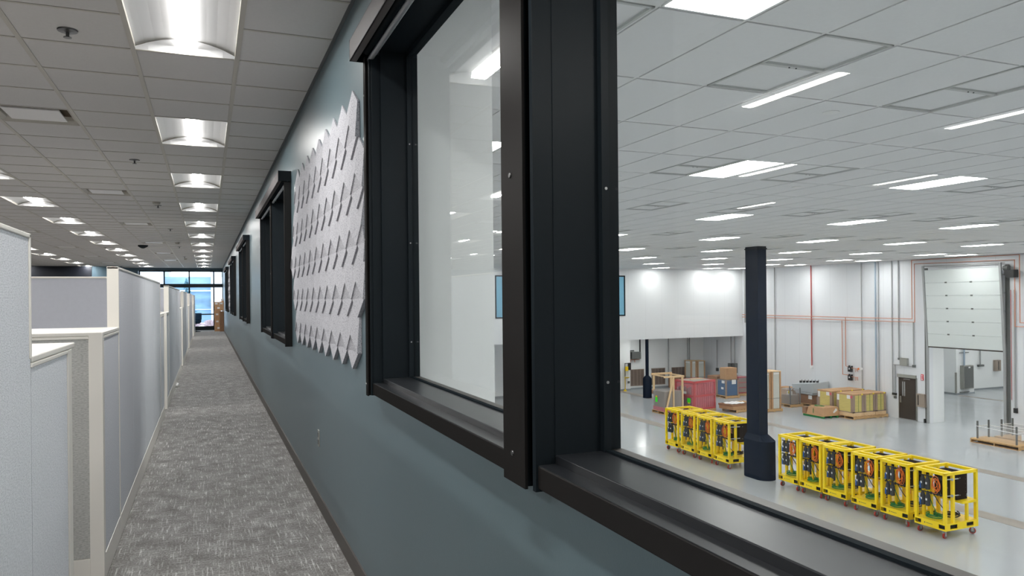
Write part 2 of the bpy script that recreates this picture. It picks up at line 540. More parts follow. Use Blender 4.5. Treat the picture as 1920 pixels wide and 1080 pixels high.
# partition between office and hall: five window units, two panes each
UNITS = [0.01, 7.256, 14.63, 21.80, 28.80]       # near edge of each unit
SILL, HEAD = 1.115, 2.63
PANES = []
for u in UNITS:
    PANES += [(u + 0.07, u + 1.545), (u + 1.69, u + 3.345)]
def partition(name, x0, x1, m, zlow):
    b = MB()
    y = -4.0
    for (a, c) in PANES:
        b.box(x0, x1, y, a, zlow, 3.32)
        b.box(x0, x1, a, c, zlow, SILL)
        b.box(x0, x1, a, c, HEAD, 3.32)
        y = c
    b.box(x0, x1, y, YB, zlow, 3.32)
    return struct(name, b, m)
partition('wall_right', XW, 0.82, M['blue_wall'], -0.3)
partition('wall_partition', 0.82, XH, M['hall_side'], G)
struct('baseboard_right', MB().box(XW - 0.009, XW, -4, YO - 0.1, 0, 0.10), M['base'])
# white enclosed pier on the hall side just past the first window
struct('wall_pier', MB().box(XH, 1.33, 3.50, 4.15, G, 3.07), M['hall_side'])

# hall walls
struct('wall_far', MB().box(XH, XR, YF, YF + 0.2, -1.02, 3.32).box(XH, XR, YF + 0.2, YB, -1.02, -0.9), M['hall_white_x'])
struct('wall_under_overhang', MB().box(XH, XR, YB, YB + 0.2, G, -1.02).box(23.95, 24.7, YB - 0.3, YB, G, -1.02), M['hall_side'])
struct('baseboard_far', MB().box(XH, 23.93, YB - 0.02, YB, G, G + 0.1).box(23.93, 24.72, YB - 0.32, YB - 0.3, G, G + 0.1).box(24.72, XR, YB - 0.02, YB, G, G + 0.1), M['kerb'])
OY0, OY1, OZ = 20.85, 24.47, -0.05
struct('wall_hall_right', MB().box(XR, XR + 0.3, OY1, YB, G, 3.32).box(XR, XR + 0.3, -12, OY0, G, 3.32).box(XR, XR + 0.3, OY0, OY1, OZ, 3.32), M['hall_white'])
struct('wall_near', MB().box(XH, XR, -12.2, -12.0, G, 3.32), M['hall_side'])
struct('wall_hall_left', MB().box(XW, XH, -12, -4, G, 3.32), M['hall_side'])
# bay seen through the overhead door
struct('wall_bay', MB().box(XR + 0.3, 31.5, OY1, OY1 + 0.4, G, 3.0).box(40.42, 41.9, 30.6, 31.8, G, 3.0).box(41.9, 47.5, 31.58, 31.8, G, 3.0)
       .box(31.5, 40.42, 32.0, 32.2, G, 3.0).box(47.4, 47.6, 8, 31.8, G, 3.0).box(31, 47.5, 7.8, 8.0, G, 3.0).box(31.3, 31.5, OY1 + 0.4, 32, G, 3.0), M['hall_side'])
struct('baseboard_bay', MB().box(40.40, 41.92, 30.57, 30.6, G, G + 0.1).box(40.4, 40.42, 30.6, 31.8, G, G + 0.1).box(41.9, 47.4, 31.55, 31.58, G, G + 0.1), M['kerb'])
struct('trim_3', MB().box(40.2, 40.5, 12, 30.4, G, G + 0.004), M['concrete_strip'])

# ------------------------------------------------------------------ office ceiling: tiles and T-bars
PX = 0.6096
GX0, GY0 = -0.414, 5.22
LIGHT_Y = [4.61 + 3.048 * k for k in range(-2, 12)]
LIGHT_X = [-0.109 - 2.4384 * k for k in range(4)]
lampcells = set()
for k in range(-2, 12):
    for c in range(4):

        i = -4 * c
        j = -2 + 5 * k
        lampcells.add((i, j)); lampcells.add((i, j + 1))
ventcells = {(-2, 3), (-2, 11), (-2, 19), (-2, 28), (-2, 36), (-2, 44), (-6, 7), (-6, 15), (-6, 23), (-6, 32), (-6, 40), (-6, 48)}
tb = MB(); bars = MB()
for i in range(-23, 2):
    x0 = GX0 + PX * i; x1 = min(x0 + PX, XW)
    for j in range(-15, 58):
        y0 = GY0 + PX * j; y1 = min(y0 + PX, YO)
        if (i, j) in lampcells or (i, j) in ventcells or y0 > YO: continue
        tb.quad([(x0, y0, CE + 0.003), (x0, y1, CE + 0.003), (x1, y1, CE + 0.003), (x1, y0, CE + 0.003)])
struct('ceiling', tb, M['tile'])
for i in range(-22, 2):
    x = GX0 + PX * i
    bars.box(x - 0.015, x + 0.015, -4, YO, CE - 0.002, CE + 0.03)
for j in range(-15, 58):
    y = GY0 + PX * j
    if y > YO: continue
    for i in range(-23, 2):
        if (i, j) in lampcells and (i, j - 1) in lampcells: continue
        x0 = GX0 + PX * i + 0.012; x1 = min(GX0 + PX * (i + 1) - 0.012, XW)
        bars.box(x0, x1, y - 0.010, y + 0.010, CE - 0.001, CE + 0.02)
struct('trim_4', bars, M['tbar'])
struct('trim_7', MB().box(XW - 0.02, XW, -4, YO, CE - 0.004, CE + 0.02), M['reveal'])  # dark strip painted in for the shadow gap between wall and ceiling

# ------------------------------------------------------------------ hall ceiling: tegular tiles with open shadow gaps
HX, HY = 0.5915, 1.1875
HX0, HY0 = 2.284, 3.454
HLX = [0, 6, 12, 18, 24, 30, 36, 42, 45]
HLJ = [-1 + 4 * k for k in range(-2, 8)]
hl = {(i, j) for i in HLX for j in HLJ}
hv = set()
for i in range(-1, 47, 3):
    for j in (0, 3, 6, 10, 14, 18):
        if (i, j) not in hl and (i, j) not in ((11, 3), (8, 0)): hv.add((i, j))
tb = MB(); bars = MB()
i0 = int(math.floor((XH - HX0) / HX)); i1 = int(math.ceil((XR - HX0) / HX))
j0 = int(math.floor((-12 - HY0) / HY)); j1 = int(math.ceil((YF - HY0) / HY))
for i in range(i0, i1):
    xa = max(HX0 + HX * i, XH); xb = min(HX0 + HX * (i + 1), XR)
    for j in range(j0, j1):
        ya = HY0 + HY * j; yb = min(ya + HY, YF)
        if (i, j) in hl or (i, j) in hv: continue
        tb.box(xa + 0.015, xb - 0.015, ya + 0.015, yb - 0.015, CE - 0.002, CE + 0.012)
struct('ceiling', tb, M['hall_tile'])
for i in range(i0 + 1, i1):
    x = HX0 + HX * i
    bars.box(x - 0.0105, x + 0.0105, -12, YF, CE + 0.004, CE + 0.03)
for j in range(j0, j1):
    y = HY0 + HY * j
    bars.box(XH, XR, y - 0.0105, y + 0.0105, CE + 0.0045, CE + 0.0295)
struct('trim_5', bars, M['hall_bar'])

# ------------------------------------------------------------------ office troffers
def make_troffer():
    t = thing('ceiling_light', 'x', 'ceiling light')
    hw, hl_ = 0.291, 0.595
    f = MB()
    # curved side reflectors, swept along the length
    prof = [(-hw, 0.026), (-0.24, 0.048), (-0.18, 0.066), (-0.12, 0.075), (-0.055, 0.078)]
    for sgn in (1, -1):
        for k in range(len(prof) - 1):
            (xa, za), (xb, zb) = prof[k], prof[k + 1]
            f.quad([(sgn * xa, -hl_, za), (sgn * xa, hl_, za), (sgn * xb, hl_, zb), (sgn * xb, -hl_, zb)])
    f.sm = True
    f.build('reflector', M['white'], t)
    for s_ in (1, -1):
        e = MB()
        y = s_ * hl_
        # sloping end plates with a curved top edge
        n = 8
        for k in range(n):
            xa = -hw + 2 * hw * k / n; xb = -hw + 2 * hw * (k + 1) / n
            ha = 0.073 * (1 - (xa / hw) ** 2); hb = 0.073 * (1 - (xb / hw) ** 2)
            e.quad([(xa, y, 0.002), (xb, y, 0.002), (xb, y - s_ * 0.055, 0.002 + hb), (xa, y - s_ * 0.055, 0.002 + ha)])
        e.sm = True
        e.build('end_plate', M['white'], t)
    MB().quad([(-0.054, -0.56, 0.036), (0.054, -0.56, 0.036), (0.054, 0.56, 0.036), (-0.054, 0.56, 0.036)]).build('lens', M['office_lens'], t)
    l = MB()
    for sx in (-1, 1): l.quad([(sx * 0.0545, -0.56, 0.036), (sx * 0.0545, 0.56, 0.036), (sx * 0.0555, 0.56, 0.076), (sx * 0.0555, -0.56, 0.076)])
    l.build('lens_side', M['lens_side'], t)
    h = MB()
    h.box(-hw, hw, -hl_, hl_, 0.09, 0.10).box(-hw - 0.004, -hw, -hl_, hl_, 0, 0.1).box(hw, hw + 0.004, -hl_, hl_, 0, 0.1)
    h.box(-hw, hw, -hl_ - 0.004, -hl_, 0, 0.1).box(-hw, hw, hl_, hl_ + 0.004, 0, 0.1)
    h.build('housing', M['tbar'], t)
    register(t)
    return t
tro = make_troffer(); used = False
rows = ['row over the aisle', 'row next left of the aisle', 'row two left of the aisle', 'row three left of the aisle']
for c, x in enumerate(LIGHT_X):
    for k, y in enumerate(LIGHT_Y):
        lab = 'recessed office troffer, %s from the viewer in the %s' % (ORD[k - 2], rows[c]) if k >= 2 else 'office troffer behind the camera, %s back in the %s' % (ORD[1 - k], rows[c])
        place(tro, (x, y, CE), lab, first=not used, group='office troffers, ' + rows[c]); used = True

# ------------------------------------------------------------------ hall light panels
def make_panel():
    t = thing('ceiling_light', 'x', 'ceiling light')
    f = MB()
    a, b = HX / 2 - 0.011, HY / 2 - 0.011
    f.box(-a, a, -b, -b + 0.012, -0.003, 0.03).box(-a, a, b - 0.012, b, -0.003, 0.03)
    f.box(-a, -a + 0.012, -b, b, -0.003, 0.03).box(a - 0.012, a, -b, b, -0.003, 0.03).box(-a, a, -b, b, 0.03, 0.04)
    f.build('frame', M['white'], t)
    MB().box(-a + 0.012, a - 0.012, -b + 0.012, b - 0.012, 0.002, 0.012).build('diffuser', M['hall_lens'], t)
    register(t)
    return t
pan = make_panel(); used = False
for a, i in enumerate(HLX):
    for k, j in enumerate(HLJ):
        x = HX0 + HX * (i + 0.5); y = HY0 + HY * (j + 0.5)
        if y < -11 or y > YF - 0.4: continue
        if y < 0: lab = 'glowing hall panel behind the camera, %s back in the %s file from the windows' % (ORD[2 - k], ORD[a])
        else: lab = 'flat glowing hall panel, %s back in the %s file from the windows' % (ORD[k - 2], ORD[a])
        place(pan, (x, y, CE), lab, first=not used, group='hall ceiling panels, %s file' % ORD[a]); used = True
# unseen lamps added to brighten the wall under the overhang and the bay
for n, x in enumerate((24.6,)):
    place(pan, (x, 39.3, -1.03), 'added unseen flat lamp brightening the wall under the far overhang', group='added soffit lamps')
for x in (33, 36.5, 40, 43.5, 46.5):  # extra unseen panels, added to lift the bay walls
    for y in (11, 15, 19, 23, 27):
        lab = 'added unseen lamp brightening the bay beyond the overhead door, %s column, %s row' % (ORD[int((x - 33) / 3.3)], ORD[(y - 11) // 4])
        o = place(pan, (x, y, 2.95), lab, group='added bay lamps')
struct('ceiling', MB().box(XR + 0.3, 47.5, 8, 32, 3.0, 3.1), M['hall_tile'])

# hall return grilles
def make_grille():
    t = thing('return_grille', 'x', 'ceiling vent')
    a, b = HX / 2 - 0.013, HY / 2 - 0.013
    f = MB()
    f.box(-a, a, -b, -b + 0.02, -0.004, 0.04).box(-a, a, b - 0.02, b, -0.004, 0.04)
    f.box(-a, -a + 0.02, -b, b, -0.004, 0.04).box(a - 0.02, a, -b, b, -0.004, 0.04).box(-a, a, -0.02, 0.02, -0.004, 0.03)
    f.build('frame', M['grille_frame'], t)
    MB().box(-a, a, -b, b, 0.012, 0.03).build('perforated_face', M['hall_tile'], t)
    MB().lathe((-0.03, 0, -0.004), [(0.006, -0.004), (0.006, 0)], 8).build('latch', M['black'], t)
    MB().lathe((0.03, 0, -0.004), [(0.006, -0.004), (0.006, 0)], 8).build('latch', M['black'], t)
    register(t)
    return t
gr = make_grille(); used = False
for (i, j) in sorted(hv):
    x = HX0 + HX * (i + 0.5); y = HY0 + HY * (j + 0.5)
    if y > YF - 0.5: continue
    lab = 'grey-framed hall return grille, %s out from the windows, %s line back' % ((ORD + ['fifteenth', 'sixteenth'])[(i + 1) // 3], ORD[{0: 0, 3: 1, 6: 2, 10: 3, 14: 4, 18: 5}[j]])
    place(gr, (x, y, CE), lab, first=not used, group='hall return grilles'); used = True

# office supply diffusers
def make_diffuser():
    t = thing('air_diffuser', 'x', 'ceiling vent')
    a = PX / 2 - 0.012
    f = MB()
    z = [(a, 0.0), (a - 0.035, 0.028), (a - 0.05, 0.06)]
    for k in range(2):
        (r0, h0), (r1, h1) = z[k], z[k + 1]
        c0 = [(-r0, -r0, h0), (r0, -r0, h0), (r0, r0, h0), (-r0, r0, h0)]; c1 = [(-r1, -r1, h1), (r1, -r1, h1), (r1, r1, h1), (-r1, r1, h1)]
        for q in range(4):
            f.quad([c0[q], c0[(q + 1) % 4], c1[(q + 1) % 4], c1[q]])
    f.build('frame', M['tbar'], t)
    MB().box(-a, a, -a, a, 0.06, 0.065).build('plenum', M['gap'], t)
    MB().box(-a + 0.085, a - 0.085, -a + 0.085, a - 0.085, 0.004, 0.014).build('face_plate', M['plate_grey'], t)
    register(t)
    return t
df = make_diffuser()
for n, (i, j) in enumerate(sorted(ventcells)):
    x = GX0 + PX * (i + 0.5); y = GY0 + PX * (j + 0.5)
    near = [q for q in sorted(ventcells) if q[0] == i].index((i, j))
    place(df, (x, y, CE), 'square office air diffuser, %s from the viewer, %s' % (ORD[near], 'just left of the aisle lights' if i == -2 else 'further left over the cubicles'), first=(n == 0), group='office air diffusers')

# sprinklers and detectors
def make_sprinkler():
    t = thing('ceiling_sprinkler', 'x', 'sprinkler')
    MB().lathe((0, 0, 0), [(0.055, 0), (0.052, -0.006), (0.02, -0.008), (0.012, -0.012)], 16).build('escutcheon', M['sprinkler'], t)
    MB().tube([(0, 0, -0.005), (0, 0, -0.04)], 0.009, 8).build('stem', M['sprinkler'], t)
    MB().lathe((0, 0, -0.042), [(0.022, -0.002), (0.022, 0.002)], 12).build('deflector', M['sprinkler'], t)
    register(t)
    return t
sp = make_sprinkler()
for n, y in enumerate([4.98, 9.31, 13.63, 18.1, 24.0, 29.5]):
    place(sp, (-0.735, y, CE), 'dark pendant sprinkler left of the aisle lights, %s from the viewer' % ORD[n], first=(n == 0), group='sprinkler heads')
place(sp, (-2.744, 24.8, CE), 'dark sprinkler head between the second row of office lights', group='sprinkler heads')
def make_detector():
    t = thing('smoke_detector', 'x', 'detector')
    MB().lathe((0, 0, 0), [(0.06, 0), (0.06, -0.015), (0.04, -0.04), (0.02, -0.045)], 16).build('body', M['detector'], t)
    MB().lathe((0, 0, -0.02), [(0.056, -0.004), (0.056, 0.004)], 16).build('vent_ring', M['sprinkler'], t)
    register(t)
    return t
dt = make_detector()
for n, y in enumerate([13.2, 22.3, 30.85]):
    place(dt, (-0.735, y, CE), 'beige round detector left of the aisle lights, %s from the viewer' % ORD[n], first=(n == 0), group='office smoke detectors')
tag(MB().lathe((-1.67, 23.6, CE), [(0.13, 0), (0.13, -0.03), (0.09, -0.06), (0.03, -0.09)], 18).build('dome_camera', M['black']), 'black dome camera hanging from the office ceiling', 'camera')
for n, (x, y) in enumerate([(5.0, 4.93), (4.99, 8.56), (7.99, 8.54), (10.99, 8.53), (1.95, 4.9)]):
    tag(MB().lathe((x, y, CE), [(0.07, 0), (0.07, -0.006), (0.055, -0.01)], 20).build('concealed_sprinkler', M['hall_bar']), 'flush white sprinkler cap in the hall ceiling, ' + ['beside the nearest tube reflection', 'left of the paired lights', 'right of the paired lights', 'far right under the second pair', 'hidden left by the post'][n], 'sprinkler', 'flush hall sprinkler caps')

# ------------------------------------------------------------------ windows of the partition
for n, (a, c) in enumerate(PANES):
    wdw = thing('window_%d' % (n + 1), None, None, (XW, a, SILL), 0, None, 'structure')
    def P(mb, name, m, bevel=0.0): return mb.build(name, m, wdw, bevel=bevel, world=True)
    # liner: far jamb, near jamb, head, and the two-step sill
    P(MB().box(XW - 0.004, XH + 0.004, c - 0.012, c + 0.003, SILL, HEAD), 'jamb', M['black'])
    P(MB().box(XW - 0.004, XH + 0.004, a - 0.003, a + 0.012, SILL, HEAD), 'jamb', M['black'])
    P(MB().box(XW - 0.004, XH + 0.004, a, c, HEAD - 0.012, HEAD + 0.003), 'head', M['black'])
    P(MB().box(0.733, XH + 0.004, a, c, SILL - 0.003, SILL + 0.023), 'sill', M['sill'], 0.002)
    P(MB().box(0.879, XH + 0.006, a, c, SILL + 0.02, SILL + 0.0245), 'outer_bead', M['base'])
    P(MB().box(0.690, 0.7335, a - 0.03, c + 0.02, 1.065, 1.117), 'apron', M['bronze'], 0.0025)
    P(MB().box(0.6915, 0.733, a - 0.028, c + 0.018, 1.1165, 1.1185), 'apron_cap', M['sill'])
    st = MB()
    st.box(0.850, 0.869, c - 0.03, c - 0.012, SILL + 0.02, HEAD - 0.01).box(0.850, 0.869, a + 0.012, a + 0.03, SILL + 0.02, HEAD - 0.01)
    st.box(0.850, 0.869, a + 0.012, c - 0.012, HEAD - 0.034, HEAD - 0.012).box(0.855, 0.869, a + 0.012, c - 0.012, SILL + 0.02, SILL + 0.028)
    P(st, 'glazing_bead', M['black'])
    P(MB().box(0.8735, 0.8765, a + 0.01, c - 0.01, SILL + 0.021, HEAD - 0.01), 'glass', M['glass'])
    if n < 2:
        for zz in (1.30, 1.75, 2.2):
            P(MB().lathe((0.8595, c - 0.031, zz), [(0.0035, -0.002), (0.0035, 0)], 8, 'Y'), 'screw', M['steel'])

# ------------------------------------------------------------------ roller shades over each unit
where = ['filling the right half of the view', 'first beyond the felt wall panel', 'third along the corridor wall', 'fourth along the corridor wall', 'farthest, near the glazed end']
for n, u in enumerate(UNITS):
    t = thing('roller_shade', 'dark rolled-up window shade with fascia box, ' + where[n], 'window shade', (XW - 0.06, u, 1.06), 0, 'roller shades along the corridor')
    def P(mb, name, m, bevel=0.0): return mb.build(name, m, t, bevel=bevel, world=True)
    f = MB()
    f.box(0.620, 0.626, u - 0.02, u + 3.47, 2.598, 2.692).box(0.620, XW, u - 0.02, u + 3.47, 2.688, 2.694).box(0.620, 0.652, u - 0.02, u + 3.47, 2.598, 2.603)
    P(f, 'fascia', M['fascia'], 0.0015)
    P(MB().box(0.620, XW, u + 3.468, u + 3.474, 2.598, 2.694), 'end_cap', M['black'])
    P(MB().box(0.620, XW, u - 0.024, u - 0.02, 2.598, 2.694), 'end_cap', M['black'])
    for (a, c) in ((u + 0.03, u + 1.56), (u + 1.71, u + 3.42)):
        P(MB().tube([(0.693, a, 2.648), (0.693, c, 2.648)], 0.030, 14), 'roller', M['black'])
        P(MB().tube([(0.698, a, 2.590), (0.698, c, 2.590)], 0.0125, 10), 'hem_bar', M['grey_bar'])
    def channel(ya, yb, face):
        # U section: face plate to the corridor, groove and inner lip
        return MB().box(0.672, 0.678, ya, yb, 1.056, 2.60).box(0.678, XW, ya if face > 0 else yb - 0.012, (ya + 0.012) if face > 0 else yb, 1.056, 2.60)
    P(MB().box(0.674, 0.680, u + 3.388, u + 3.43, 1.056, 2.60).box(0.680, XW, u + 3.41, u + 3.43, 1.056, 2.60), 'side_channel', M['bronze'])
    P(MB().box(0.684, 0.694, u + 3.352, u + 3.372, 1.062, 2.58).box(0.694, XW, u + 3.346, u + 3.41, 1.062, 2.60), 'channel_insert', M['black'], 0.001)
    P(MB().box(0.674, 0.680, u, u + 0.044, 1.056, 2.60).box(0.680, XW, u, u + 0.02, 1.056, 2.60).box(0.694, XW, u + 0.02, u + 0.075, 1.062, 2.60), 'side_channel', M['bronze'])
    P(MB().box(0.672, 0.680, u + 1.569, u + 1.702, 1.058, 2.60), 'center_cover', M['bronze'], 0.001)
    P(MB().box(0.680, XW, u + 1.60, u + 1.685, 1.056, 2.60), 'center_post', M['black'])
    P(MB().box(0.6835, XW, u + 1.535, u + 1.552, 1.058, 2.60).box(0.690, 0.700, u + 1.552, u + 1.566, 1.062, 2.60).box(0.705, XW, u + 1.552, u + 1.60, 1.062, 2.6), 'channel_insert', M['black'], 0.0015)
    for z in (1.128, 1.79, 2.45):
        P(MB().lathe((0.672, u + 1.642, z), [(0.0055, -0.003), (0.007, -0.001), (0.007, 0.0)], 12, 'X'), 'screw', M['sprinkler'])
        P(MB().lathe((0.674, u + 3.421, z - 0.02), [(0.004, -0.003), (0.005, -0.001), (0.005, 0.0)], 10, 'X'), 'screw', M['steel'])

# ------------------------------------------------------------------ felt wall panels
def felt_tile(yc, zb, half=0):
    p, a, v = 0.325, 0.093, 0.186
    h = p / 2 - 0.001
    X = lambda d: XW - d
    P_ = {
        'bt': (X(0.022), yc, zb), 'bl': (X(0.026), yc + h, zb + a), 'br': (X(0.026), yc - h, zb + a),
        'dt': (X(0.032), yc, zb + 2 * a), 'dm': (X(0.014), yc, zb + a * 1.05), 'cl': (X(0.020), yc + h, zb + a), 'cr': (X(0.020), yc - h, zb + a), 'ct': (X(0.025), yc, zb + 2 * a - 0.005),
        'tl': (X(0.012), yc + h, zb + a + v), 'tr': (X(0.012), yc - h, zb + a + v), 'tt': (X(0.009), yc, zb + 2 * a + v)}
    m = MB()
    g = lambda *k: m.quad([P_[q] for q in k])
    g('bt', 'dm', 'cl'); g('cl', 'dm', 'ct'); g('cl', 'ct', 'dt', 'bl'); g('bl', 'dt', 'tt', 'tl')
    loop = ['bt', 'dm', 'ct', 'dt', 'tt', 'tl', 'bl', 'cl']
    if half == 0:
        g('bt', 'cr', 'dm'); g('cr', 'ct', 'dm'); g('cr', 'br', 'dt', 'ct'); g('br', 'tr', 'tt', 'dt')
        loop = ['bt', 'cr', 'br', 'tr', 'tt', 'tl', 'bl', 'cl']
    for k in range(len(loop)):
        p0, p1 = P_[loop[k]], P_[loop[(k + 1) % len(loop)]]
        m.quad([p0, p1, (XW - 0.001, p1[1], p1[2]), (XW - 0.001, p0[1], p0[2])])
    return m
def felt_panel(y0, label):
    t = thing('acoustic_panel', label, 'wall panel', (XW, y0, 1.12), 0, 'felt panels on the corridor wall')
    for r in range(5):
        n = [9, 10, 9, 10, 9][r]
        yy = y0 if r % 2 == 0 else y0 - 0.1625
        ks = range(n) if r != 2 else range(10)
        for k in ks:
            felt_tile(yy + 0.325 * k, 1.124 + 0.279 * r).build('felt_tile', M['felt'], t, world=True)
        if r == 2:
            felt_tile(yy - 0.325, 1.124 + 0.279 * r, 1).build('felt_tile', M['felt'], t, world=True)
    return t
felt_panel(4.02, 'large light grey felt panel of raised diamonds beside the near window')
felt_panel(25.64, 'pale diamond felt panel far down the corridor between the last two window units')

# outlet
t = thing('wall_outlet', 'grey duplex outlet low on the blue-grey wall under the felt panel', 'outlet', (XW, 5.50, 0.50))
MB().box(XW - 0.006, XW, 5.465, 5.535, 0.442, 0.558).build('cover_plate', M['grey_box'], t, bevel=0.001, world=True)
for z in (0.475, 0.525):
    MB().box(XW - 0.009, XW - 0.006, 5.484, 5.516, z - 0.016, z + 0.016).build('receptacle', M['dark_grey'], t, world=True)

# ------------------------------------------------------------------ cubicles
XA, TH = -0.515, 0.066           # aisle face and thickness
ZT, ZL = 1.715, 1.335
def panel_y(y0, y1, h, label, end0=False, end1=False, fab='fabric', x=XA, grp=None):
    t = thing('cubicle_panel', label, 'partition panel', (x - TH / 2, (y0 + y1) / 2, 0), 0, grp)
    P = lambda mb, n, m, b=0.0: mb.build(n, m, t, bevel=b, world=True)
    a = y0 + (0.018 if end0 else 0.003); b = y1 - (0.018 if end1 is True else 0.003)
    P(MB().box(x - TH + 0.004, x - 0.004, a, b, 0.145, h - 0.016) if end1 in (False, True) else MB().box(x - TH + 0.004, x - 0.004, a, b, 0.145, 1.319).box(x - TH + 0.004, x - 0.004, a, b - 0.017, 1.319, h - 0.016), 'fabric_face', M[fab])
    P(MB().box(x - TH, x, y0, y1, h - 0.015, h), 'top_cap', M['cream'], 0.003)
    P(MB().box(x - TH + 0.001, x - 0.001, y0, y1, 0.006, 0.143), 'base_raceway', M['cream'], 0.002)
    P(MB().box(x - TH + 0.01, x - 0.01, y0 + 0.001, y1 - 0.001, 0, 0.006), 'foot_rail', M['rubber'])
    P(MB().box(x - TH + 0.006, x - 0.0065, y1 - 0.0028, y1 - 0.0002, 0.15, h - 0.02), 'seam_spline', M['groove'])
    if end0: P(MB().box(x - TH, x, y0, y0 + 0.017, 0.006, h), 'end_trim', M['cream'], 0.002)
    if end1: P(MB().box(x - TH, x, y1 - 0.017, y1, 0.006 if end1 is True else end1, h), 'end_trim', M['cream'], 0.002)
    return t
def panel_x(x0, x1, y, h, label, fab='fabric_dark', z0=0.0, end1=None):
    """panel across, its face toward the camera at y"""
    t = thing('cubicle_panel', label, 'partition panel', ((x0 + x1) / 2, y + TH / 2, 0))
    P = lambda mb, n, m, b=0.0: mb.build(n, m, t, bevel=b, world=True)
    P(MB().box(x0, x1, y + 0.004, y + TH - 0.004, 0.145, h - 0.016), 'fabric_face', M[fab])
    P(MB().box(x0, x1, y, y + TH, h - 0.015, h), 'top_cap', M['cream'], 0.003)
    P(MB().box(x0, x1, y + 0.001, y + TH - 0.001, 0.006, 0.143), 'base_raceway', M['cream'], 0.002)
    P(MB().box(x0 + 0.001, x1 - 0.001, y + 0.01, y + TH - 0.01, 0, 0.006), 'foot_rail', M['rubber'])
    return t
names = ['nearest', 'second', 'third', 'fourth', 'farthest']
def module(k, y0, tall0, tall1, low1, first=True, last=True):
    w_ = names[k] + ' cubicle block'
    # low entry corner with a corner post
    t = thing('corner_post', 'cream corner post at the aisle entry of the %s' % w_, 'post', (XA - TH / 2, y0 + TH / 2, 0))
    MB().box(XA - TH, XA, y0, y0 + TH, 0.006, ZL - 0.015).build('post', M['cream'], t, bevel=0.002, world=True)
    MB().box(XA - TH + 0.008, XA - 0.008, y0 + 0.008, y0 + TH - 0.008, 0, 0.006).build('foot', M['rubber'], t, world=True)
    panel_y(y0 + TH, tall0, ZL - 0.022, 'low grey fabric panel beside the aisle entry of the %s' % w_)
    panel_x(-2.0, XA - TH, y0, ZL - 0.022, 'low dark woven panel facing the viewer at the entry of the %s' % w_)
    o = MB().box(-1.9, XA, y0, tall0, ZL - 0.021, ZL).build('counter_top', M['cream'], bevel=0.004)
    tag(o, 'white counter top on the low panels of the %s' % w_, 'counter top', 'cubicle counter tops')
    # tall run
    n = max(2, round((tall1 - tall0) / 1.13))
    ys = [tall0, tall0 + 0.98] + [tall0 + 0.98 + (tall1 - tall0 - 0.98) * q / (n - 1) for q in range(1, n)]
    for q in range(n):
        panel_y(ys[q], ys[q + 1], ZT, 'tall light grey fabric panel along the aisle, %s in the %s' % (ORD[q], w_), end0=(q == 0), end1=(q == n - 1), grp='tall aisle panels')
    panel_x(-2.9, XA - TH - 0.02, tall0 + 2.20, ZT, 'tall smooth grey cross panel inside the %s' % w_, 'smooth')
    if low1:
        panel_y(tall1, low1, ZL - 0.022, 'low grey fabric panel at the far end of the %s' % w_, end1=True)
        o = MB().box(-1.6, XA, tall1, low1, ZL - 0.021, ZL).build('counter_top', M['cream'], bevel=0.004)
        tag(o, 'white counter top at the far end of the %s' % w_, 'counter top', 'cubicle counter tops')
        panel_x(-1.9, XA - TH, low1 - TH, ZL - 0.022, 'low cross panel closing the far end of the %s' % w_, 'fabric')
module(0, 4.49, 5.30, 9.83, 10.62)
module(1, 11.28, 11.95, 16.80, 17.55)
module(2, 18.55, 19.36, 22.95, 23.7)
module(3, 25.2, 26.0, 30.2, 30.95)
module(4, 33.4, 34.2, 37.6, None)
# the block beside the camera
panel_y(0.30, 1.55, ZT, 'tall light grey panel beside the camera, mostly outside the frame')
panel_y(1.55, 2.77, ZT, 'tall light grey fabric panel at the left edge of the view', end1=1.32)
panel_y(2.77, 3.43, ZL - 0.03, 'low light grey fabric panel at the near cubicle entry')
t = thing('corner_post', 'cream corner post at the end of the nearest low panel', 'post', (XA - TH / 2, 3.475, 0))
MB().box(XA - TH, XA, 3.434, 3.52, 0.006, ZL - 0.03).build('post', M['cream'], t, bevel=0.002, world=True)
MB().box(XA - TH + 0.008, XA - 0.008, 3.44, 3.51, 0, 0.006).build('foot', M['rubber'], t, world=True)
o = MB().box(-1.6, XA, 2.775, 3.60, ZL - 0.029, ZL - 0.008).build('counter_top', M['cream'], bevel=0.004)
tag(o, 'white counter top at the left edge over the nearest low panel', 'counter top', 'cubicle counter tops')
panel_x(-1.9, XA - TH, 3.52 - TH, ZL - 0.03, 'low cross panel under the nearest counter top', 'fabric')
tag(MB().tube([(-0.50, 14.1, 0.02), (-0.49, 14.12, 0.03), (-0.48, 14.15, 0.06), (-0.49, 14.2, 0.06), (-0.50, 14.2, 0.03)], 0.018, 8).build('floor_cable', M['white']), 'white cable loop poking out at the foot of the second cubicle block', 'cable')

# ------------------------------------------------------------------ glazed office end
struct('wall_end', MB().box(-14, -3.05, YO, YO + 0.2, 0, 3.32).box(-3.05, XW, YO, YO + 0.2, 2.93, 3.32), M['teal_paint'])
t = thing('window_11', None, None, (-1.1, YO, 0), 0, None, 'structure')
m = MB()
for x in (-3.0, -1.92, -0.80, 0.318):
    m.box(x - 0.03, x + 0.03, YO - 0.02, YO + 0.12, 0.0, 2.93)
m.box(XW - 0.03, XW, YO - 0.02, YO + 0.12, 0, 2.93)
m.box(-3.0, XW, YO - 0.02, YO + 0.12, 2.89, 2.95).box(-3.0, XW, YO - 0.03, YO + 0.12, 2.12, 2.30).box(-3.0, XW, YO - 0.02, YO + 0.12, 0.0, 0.20)
m.box(-0.8, 0.318, YO, YO + 0.1, 0.76, 0.82)
m.build('mullion', M['black'], t, world=True)
MB().box(-3.0, XW, YO + 0.045, YO + 0.055, 0.2, 2.9).build('glass', M['glass'], t, world=True)
